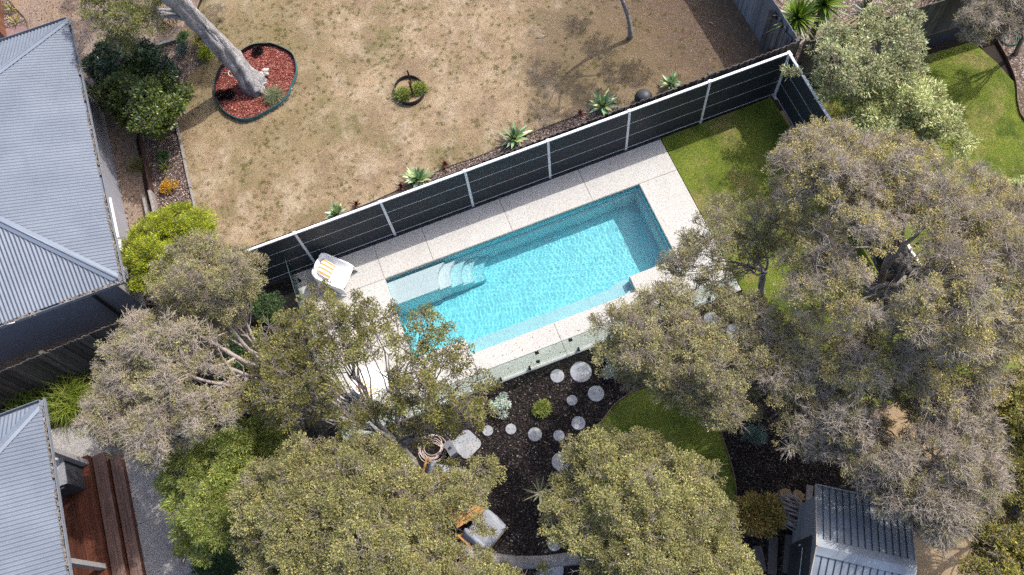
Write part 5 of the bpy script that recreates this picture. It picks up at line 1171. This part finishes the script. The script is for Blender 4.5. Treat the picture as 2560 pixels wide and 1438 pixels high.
# ---------------------------------------------------------------- white lounge chairs
def lounge_chair(label, px, py, rz, group):
    t = thing('lounge_chair', label, 'lounge chair', at(px, py, .012), rz, group)
    # stations along the chair from the top of the back to the front lip: x, centre height, rim height, half width
    stn = [(-.47,.80,.80,.17),(-.462,.76,.79,.26),(-.44,.66,.77,.325),(-.40,.55,.73,.355),(-.34,.43,.685,.372),(-.26,.345,.63,.38),(-.16,.30,.575,.385),(-.05,.285,.53,.388),(.07,.29,.495,.388),(.18,.305,.465,.385),(.27,.315,.435,.378),(.34,.31,.405,.37),(.385,.285,.365,.355),(.40,.25,.31,.34)]
    N = 17; V = []; F = []
    for x, c, rm, w in stn:
        for j in range(N):
            u = -1 + 2*j/(N-1); a = abs(u); sx = 0 if x > -.35 else .05*(a**2)*((-.35-x)/.12)
            V.append((x + sx, w*math.copysign(min(1, a**.9), u), c + (rm-c)*a**3.2))
    ns = len(stn)
    for i in range(ns-1):
        for j in range(N-1): F.append((i*N+j, i*N+j+1, (i+1)*N+j+1, (i+1)*N+j))
    # outer skirts run from the rims down to splayed feet, with an arch between them
    for s_, j in ((-1, 0), (1, N-1)):
        b0 = len(V)
        for i, (x, c, rm, w) in enumerate(stn):
            f = (x + .47)/.87
            if f > .80: low = .0
            elif f > .62: low = .30*(1 - (f-.62)/.18)
            elif f > .34: low = .30
            elif f > .16: low = .30*((f-.16)/.18)
            else: low = 0.0
            if i == 0: low = .0
            fl = .05*(rm - low); fx = .07 if f > .72 else (.02 if f > .3 else .06)
            V += [(x, s_*(w + .004), rm), (x + fx*.3, s_*(w + .02), rm - .05), (x + fx*(1 if f > .5 else -.2), s_*(w + .02 + fl), low)]
        for i in range(ns-1):
            for k in range(2): q_ = (b0+3*i+k, b0+3*i+3+k, b0+3*i+4+k, b0+3*i+1+k); F.append(q_ if s_ > 0 else q_[::-1])
    # back of the backrest down to the ground
    b0 = len(V)
    for j in range(N):
        u = -1 + 2*j/(N-1); x, c, rm, w = stn[0]; a = abs(u)
        V += [(x + .05*a*a - .0, w*u*1.02, .80), (x - .02 + .05*a*a, (w+.10)*u, .45), (x - .0 + .05*a*a, (w+.16)*u, .0 if a > .55 else .06)]
    for j in range(N-1):
        for k in range(2): F.append((b0+3*j+k, b0+3*j+3+k, b0+3*j+4+k, b0+3*j+1+k)[::-1])
    me = bpy.data.meshes.new('shell'); me.from_pydata(V, [], F); me.update(); me.polygons.foreach_set('use_smooth', [True]*len(F))
    o_ = link('shell', me, M['white_plastic'], t); md = o_.modifiers.new('thick', 'SOLIDIFY'); md.thickness = .022; md.offset = 0; sb = o_.modifiers.new('sub', 'SUBSURF'); sb.levels = 1; sb.render_levels = 1
    return t
m, n, l, b = nodes('orange striped canvas'); M['stripe'] = m
tc = n.new('ShaderNodeTexCoord'); sp = n.new('ShaderNodeSeparateXYZ'); l.new(tc.outputs['Object'], sp.inputs[0])
mm = n.new('ShaderNodeMath'); mm.operation = 'PINGPONG'; mm.inputs[1].default_value = .0575; ad = n.new('ShaderNodeMath'); ad.inputs[1].default_value = .23 + .0
l.new(sp.outputs['Y'], ad.inputs[0]); l.new(ad.outputs[0], mm.inputs[0]); tn = tex(n, l, scale=60, detail=2); mx_ = n.new('ShaderNodeMath'); mx_.operation = 'MULTIPLY_ADD'; mx_.inputs[1].default_value = .012; l.new(tn.outputs[0], mx_.inputs[0]); l.new(mm.outputs[0], mx_.inputs[2])
l.new(ramp(n, l, mx_.outputs[0], [(0.036, (.86,.84,.80)), (0.040, (.70,.33,.07))]), b.inputs['Base Color']); b.inputs['Roughness'].default_value = .85
def cushion(name, label, cat, size, loc, rot, m, puff=.5):
    bm = bmesh.new(); bmesh.ops.create_grid(bm, x_segments=14, y_segments=14, size=1.0)
    top = [v for v in bm.verts]; ex_ = bmesh.ops.duplicate(bm, geom=bm.faces[:]); 
    for v in top:
        e = max(abs(v.co.x), abs(v.co.y)); v.co.z = (1 - e**6)**.5 if e < 1 else 0
    for g_ in ex_['geom']:
        if isinstance(g_, bmesh.types.BMVert): e = max(abs(g_.co.x), abs(g_.co.y)); g_.co.z = -((1 - e**6)**.5 if e < 1 else 0)*.8
        elif isinstance(g_, bmesh.types.BMFace): g_.normal_flip()
    bmesh.ops.remove_doubles(bm, verts=bm.verts[:], dist=1e-4)
    for v in bm.verts:
        v.co.x *= size[0]/2*(1 - .05*abs(v.co.y)**2); v.co.y *= size[1]/2*(1 - .05*abs(v.co.x*2/size[0])**2); v.co.z = v.co.z*size[2]/2 + noise.noise(v.co*7)*.008
    for f in bm.faces: f.smooth = True
    me = bpy.data.meshes.new(name); bm.to_mesh(me); bm.free(); o_ = link(name, me, m); o_.location = loc; o_.rotation_euler = rot; return tag(o_, label, cat)
LC = 'white moulded lounge chairs'
for (px, py, ang, lab, clab) in ((846, 697, -40, 'white moulded plastic lounge chair in the open at the left end of the paving', 'orange and white striped cushion on the open white lounge chair'),
                                (940, 968, 35, 'white moulded lounge chair hidden under the open tree at the pool', 'orange and white striped cushion on the chair under the open tree')):
    c = lounge_chair(lab, px, py, R(ang), LC); mt = Matrix.Translation(c.location) @ Matrix.Rotation(R(ang), 4, 'Z')
    cushion('cushion', clab, 'cushion', (.43, .47, .13), (mt @ Vector((-.225, 0, .53))), (0, R(44), R(ang)), M['stripe']); 
# ---------------------------------------------------------------- timber garden seats with grey cushions and a slatted table
m, n, l, b = nodes('grey outdoor fabric'); M['grey_fabric'] = m; t_ = tex(n, l, scale=120, detail=2); t2_ = tex(n, l, scale=5, detail=4)
l.new(mixc(n, l, ramp(n, l, t2_.outputs[0], [(.35,(0,0,0)),(.7,(1,1,1))]), (.25,.26,.29), (.33,.34,.37)), b.inputs['Base Color']); b.inputs['Roughness'].default_value = .9; bump(n, l, b, t_.outputs[0], .2, .004)
def garden_seat(label, c1, c2, px, py, rz, group):
    t = thing('garden_chair', label, 'garden chair', at(px, py, .0) * 1.0, rz, group); t.location.z = -.06
    q = MB()
    for y in (-.33, .33): q.bar((-.42, y, .20), (.42, y, .24), .05, .06); 
    for x in (-.40, .40): q.bar((x, -.36, .22 if x < 0 else .24), (x, .36, .22 if x < 0 else .24), .05, .06)
    for i in range(6): q.bar((-.32 + .13*i, -.32, .265), (-.32 + .13*i, .32, .265), .07, .02)
    q.build('seat_frame', M['teak'], t)
    for x in (-.38, .38):
        for y in (-.335, .335): q = MB(); q.bar((x, y, 0), (x, y, .23), .055, .055, up=(0,1,0)); q.build('leg', M['teak'], t)
    q = MB()
    for y in (-.34, 0, .34): q.bar((-.37, y, .25), (-.52, y, .72), .045, .03)
    q.bar((-.525, -.38, .72), (-.525, .38, .72), .05, .05); q.bar((-.46, -.36, .5), (-.46, .36, .5), .04, .03); q.build('backrest', M['teak'], t)
    mt = Matrix.Translation(t.location) @ Matrix.Rotation(rz, 4, 'Z')
    cushion('seat_cushion', c1, 'cushion', (.84, .72, .15), mt @ Vector((.02, 0, .345)), (0, R(-2), rz), M['grey_fabric'])
    cushion('back_cushion', c2, 'cushion', (.56, .70, .15), mt @ Vector((-.385, 0, .62)), (0, R(-70), rz), M['grey_fabric'])
    return t
GC = 'teak garden chairs with grey cushions'
garden_seat('teak garden chair with grey cushions standing clear on the black mulch', 'grey seat cushion on the chair standing clear on the black mulch', 'grey back cushion against the exposed teak back rail', 1217, 1330, R(28), GC)
garden_seat('teak garden chair with grey cushions mostly hidden under the dense olive crown', 'grey seat cushion glimpsed through leaves below the power box', 'grey back cushion glimpsed through leaves left of the slatted table', 1118, 1205, R(-35), GC)
t = thing('slatted_table', 'low slatted teak table between the two garden chairs', 'table', at(1162, 1268, 0), R(10)); t.location.z = -.06
q = MB()
for i in range(9): q.box(-.40, .40, -.40 + i*.09, -.40 + i*.09 + .075, .33, .355)
q.build('tabletop', M['teak'], t)
for x in (-.34, .34):
    for y in (-.33, .33): q = MB(); q.bar((x,y,0), (x,y,.328), .05, .05, up=(0,1,0)); q.build('leg', M['teak'], t)
q = MB(); q.box(-.36,.36,-.35,-.31,.26,.329); q.box(-.36,.36,.31,.35,.26,.329); q.build('apron', M['teak'], t)

# ---------------------------------------------------------------- shed surroundings
wp = 'sticks stacked in the woodpile'; r_ = random.Random(12); base_me = []
for k in range(4):
    q = MB(); L = .34 + .05*k; q.tube([(-L, 0, 0), (-L*.3, .03*(-1)**k, .015), (L*.4, -.025, .01), (L, .02*(-1)**k, 0)], [.024,.026,.022,.016], 7, rough=.7); base_me.append(q.mesh('stick'))
    base_me[-1].materials.append(M['firewood'])
for i in range(60):
    o_ = bpy.data.objects.new('stick', base_me[i % 4]); COL.objects.link(o_); row = i % 12; lay = i // 12
    p = at(1996, 1258 + row*5.6, .1); o_.location = Vector((p.x + r_.gauss(0,.05), p.y + r_.gauss(0,.02), .0 + lay*.075 + r_.uniform(0,.02))); o_.rotation_euler = (r_.uniform(-.1,.1), r_.uniform(-.12,.12), R(-48) + r_.gauss(0,.22)); tag(o_, 'grey crooked stick in the woodpile beside the garden shed', 'stick', wp)
M['endgrain'] = ground_mat('sawn log end', [(0.3, (.13,.08,.045)), (0.55, (.33,.23,.13)), (0.7, (.48,.36,.23))], fine=12, big=4, bmp=.4)
for (x, y, r, lab) in ((1964,1236,.155,'sawn log round left of the other one behind the woodpile'),(1996,1239,.14,'sawn log round nearest the shed roof corner')):
    q = MB(); q.tube([(0,0,-.06),(0,0,.26)], [r*1.05, r], 16, rough=.5, smooth=False); o_ = q.build('log_round', M['endgrain']); p = at(x, y, .2); o_.location = Vector((p.x, p.y, -.03)); tag(o_, lab, 'log', 'sawn log rounds')
for (a, b_, lab) in (((1893,1365),(1906,1430),'weathered path sleeper furthest from the shed'),((1934,1342),(1930,1436),'weathered path sleeper in the middle of the three by the shed'),((1975,1338),(1967,1434),'weathered path sleeper nearest the shed wall')):
    plank('path_sleeper', lab, 'sleeper', a, b_, .21, .07, M['board_grey'], -.02, 'sleepers set in the mulch by the shed')
plank('board', 'dusty board lying on the ground against the shed roof corner', 'board', (2027,1212), (2024,1262), .16, .05, M['sleeper'], .05)
t = thing('boulder', 'sandy boulder under the bare twigs above the shed', 'boulder', at(2290, 1116, 0))
bm = bmesh.new(); bmesh.ops.create_icosphere(bm, subdivisions=4, radius=.24)
for v in bm.verts: v.co += v.co.normalized()*noise.noise(v.co*5)*.09; v.co.z *= .7
for f in bm.faces: f.smooth = True
me = bpy.data.meshes.new('rock'); bm.to_mesh(me); bm.free(); link('rock', me, M['dirt'], t)
# short white rods on the paving by the feathery tree
M['rod'] = simple('white plastic tube', (.78,.80,.82), .35, var=.05)
for (x0,y0,x1,y1,lab,bulb) in ((410,1173,425,1198,'short white rod on the paving above the feathery tree',0),(395,1254,419,1241,'short pale rod at the left tip of the feathery tree',0),(420,1358,444,1342,'short white rod below the left of the feathery tree',0),(461,1388,456,1408,'short white rod with an orange tip near the bottom edge',1)):
    A, B = at(x0,y0,.0), at(x1,y1,.0); t = thing('white_rod', lab, 'rod', A, 0, 'white rods around the feathery tree'); q = MB(); q.tube([Vector((0,0,-.02)), B-A+Vector((0,0,-.02))], .022, 8); q.build('tube', M['rod'], t)
    if bulb: q = MB(); q.tube([B-A+Vector((-.04,0,-.02)), B-A+Vector((0,0,-.02)), B-A+Vector((.03,-.02,-.02))], [.02,.05,.02], 8); q.build('tip', M['teak'], t)

# ---------------------------------------------------------------- short grass, chips and pebbles nobody could count
def poly_px_to_world(pts): return [(p.x, p.y) for p in poly_world(pts)]
def rand_in(g, poly, n):
    xs_ = [p[0] for p in poly]; ys_ = [p[1] for p in poly]; P = np.array(poly); out = np.zeros((0, 2))
    while len(out) < n:
        q = np.c_[g.uniform(min(xs_), max(xs_), n), g.uniform(min(ys_), max(ys_), n)]; ins = np.zeros(n, bool); j = len(P) - 1
        for i in range(len(P)):
            cnd = ((P[i,1] > q[:,1]) != (P[j,1] > q[:,1])) & (q[:,0] < (P[j,0]-P[i,0])*(q[:,1]-P[i,1])/(P[j,1]-P[i,1]+1e-12) + P[i,0]); ins ^= cnd; j = i
        out = np.vstack([out, q[ins]])
    return out[:n]
def blades(name, pos, z, L, W, cols, seed, lean=.9, w=None, mask=None):
    g = np.random.default_rng(seed); n = len(pos); a = g.uniform(0, 6.283, n); d = np.c_[np.cos(a)*lean, np.sin(a)*lean, g.uniform(.25, 1.0, n)]; d = unit(d); s = np.c_[-np.sin(a), np.cos(a), np.zeros(n)]
    P = np.c_[pos, np.full(n, z)]; l_ = L*g.uniform(.5, 1.3, (n, 1)); w_ = W*g.uniform(.7, 1.3, (n, 1))
    V = np.stack([P - s*w_, P + s*w_, P + d*l_], 1).reshape(-1, 3)
    o_ = np_mesh(name, V, np.arange(3*n).reshape(n, 3), M['dry_leaf'], None, palette(g, n, cols, .2, w)); return tag(o_, kind='stuff')
def tuft_positions(g, poly, n_tufts, per, spread):
    c = rand_in(g, poly, n_tufts); return np.repeat(c, per, 0) + g.normal(0, spread, (n_tufts*per, 2))
g = np.random.default_rng(21)
DRY = poly_px_to_world([(470,110),(640,-30),(1750,-30),(1838,0),(1895,95),(1920,148),(660,605),(560,632),(494,538),(467,420),(445,310)])
ring_w = poly_px_to_world(RING)
def outside(q, poly):
    return np.array([not in_poly(x, y, poly) for x, y in q])
q = tuft_positions(g, DRY, 15000, 9, .035); q = q[outside(q, ring_w)]
blades('dry_grass', q, -.06, .06, .0035, [(.38,.29,.185),(.50,.40,.27),(.26,.185,.11),(.20,.165,.075)], 31, w=[4,3,3,1])
cl_ = rand_in(g, DRY, 60); spots = np.vstack([c + g.normal(0, .35, (9, 2)) for c in cl_]); spots = np.vstack([spots, rand_in(g, DRY, 420)]); q = np.repeat(spots, 26, 0) + g.normal(0, .035, (len(spots)*26, 2)); ok = np.array([in_poly(x, y, DRY) and not in_poly(x, y, ring_w) for x, y in q])
blades('green_grass_tufts', q[ok], -.055, .055, .0045, [(.13,.14,.03),(.10,.12,.022),(.20,.18,.05),(.11,.09,.035)], 32)
for nm, poly, z, k, sd_ in (('lawn_grass', [(7.55,4.0),(9,3.2),(11.08,3.2),(11.08,11.75),(7.55,11.72)], -.036, 52000, 33),
                            ('lower_lawn_grass', poly_px_to_world([(1490,1078),(1515,1042),(1548,1003),(1602,974),(1660,964),(1718,974),(1776,1012),(1804,1090),(1824,1150),(1834,1210),(1700,1250),(1500,1200)]), -.042, 26000, 34),
                            ('neighbour_grass', [(11.4,4.0),(18.8,4.0),(18.8,7.6),(18.1,8.5),(17.7,9.6),(17.6,10.2),(17.4,11.1),(15.6,11.2),(11.4,11.4)], -.038, 90000, 35)):
    blades(nm, rand_in(g, poly, k), z, .055, .0045, [(.165,.205,.032),(.235,.26,.055),(.11,.145,.021),(.35,.30,.10)], sd_, w=[4,4,2,2])
def chips(name, poly, n, z, L, W, cols, seed, w=None):
    g = np.random.default_rng(seed); p = rand_in(g, poly, n); a = g.uniform(0, 6.283, n); d = np.c_[np.cos(a), np.sin(a), g.normal(0, .25, n)]; V, F = leaf_arrays(g, np.c_[p, np.full(n, z) + g.uniform(0, .02, n)], d, L, W, up=2.0)
    return tag(np_mesh(name, V, F, M['chip'], None, palette(g, n, cols, .3, w)), kind='stuff')
chips('red_bark_chips', ring_w, 9000, -.025, .06, .03, [(.30,.085,.065),(.18,.045,.035),(.45,.20,.16),(.09,.025,.02)], 41, [4,3,2,2])
chips('black_bark_chips', poly_px_to_world([(1030,1130),(1240,930),(1500,860),(1700,900),(1620,965),(1515,1035),(1460,1150),(1430,1330),(1400,1438),(1150,1438),(1200,1250),(1100,1150)]), 24000, -.06, .06, .022, [(.018,.015,.015),(.04,.032,.03),(.10,.08,.07),(.28,.24,.22)], 42, [6,5,2,.35])
chips('shed_bark_chips', poly_px_to_world([(1800,1050),(1960,1040),(2200,1180),(2040,1210),(1960,1300),(1990,1438),(1870,1438),(1850,1300)]), 9000, -.06, .06, .022, [(.02,.016,.015),(.05,.038,.034),(.13,.10,.085)], 43, [5,4,2])
chips('border_bark_chips', poly_px_to_world([(375,345),(440,315),(465,420),(490,535),(410,545),(375,430)]), 7000, -.045, .06, .022, [(.16,.11,.09),(.07,.045,.04),(.34,.27,.23),(.50,.43,.38)], 44, [4,4,2,1])
chips('strip_bark_chips', poly_px_to_world([(868,530),(960,492),(1110,422),(1210,387),(1330,332),(1440,290),(1490,270),(1535,254),(1570,300),(1440,350),(1200,440),(880,560)]), 9000, -.042, .06, .022, [(.16,.11,.09),(.07,.045,.04),(.34,.27,.23),(.50,.43,.38)], 45, [4,4,2,1])
chips('gravel_litter', poly_px_to_world([(60,0),(480,0),(430,105),(340,200),(350,480),(380,545),(330,600),(180,180),(145,60),(70,80)]), 1500, -.068, .06, .03, [(.10,.065,.045),(.05,.035,.03),(.20,.12,.07)], 46)
chips('fallen_leaves', [(-4,6.6),(7.4,6.6),(7.4,7.5),(-4,7.5)], 120, .005, .05, .02, [(.30,.20,.08),(.16,.11,.05),(.42,.34,.12)], 47)
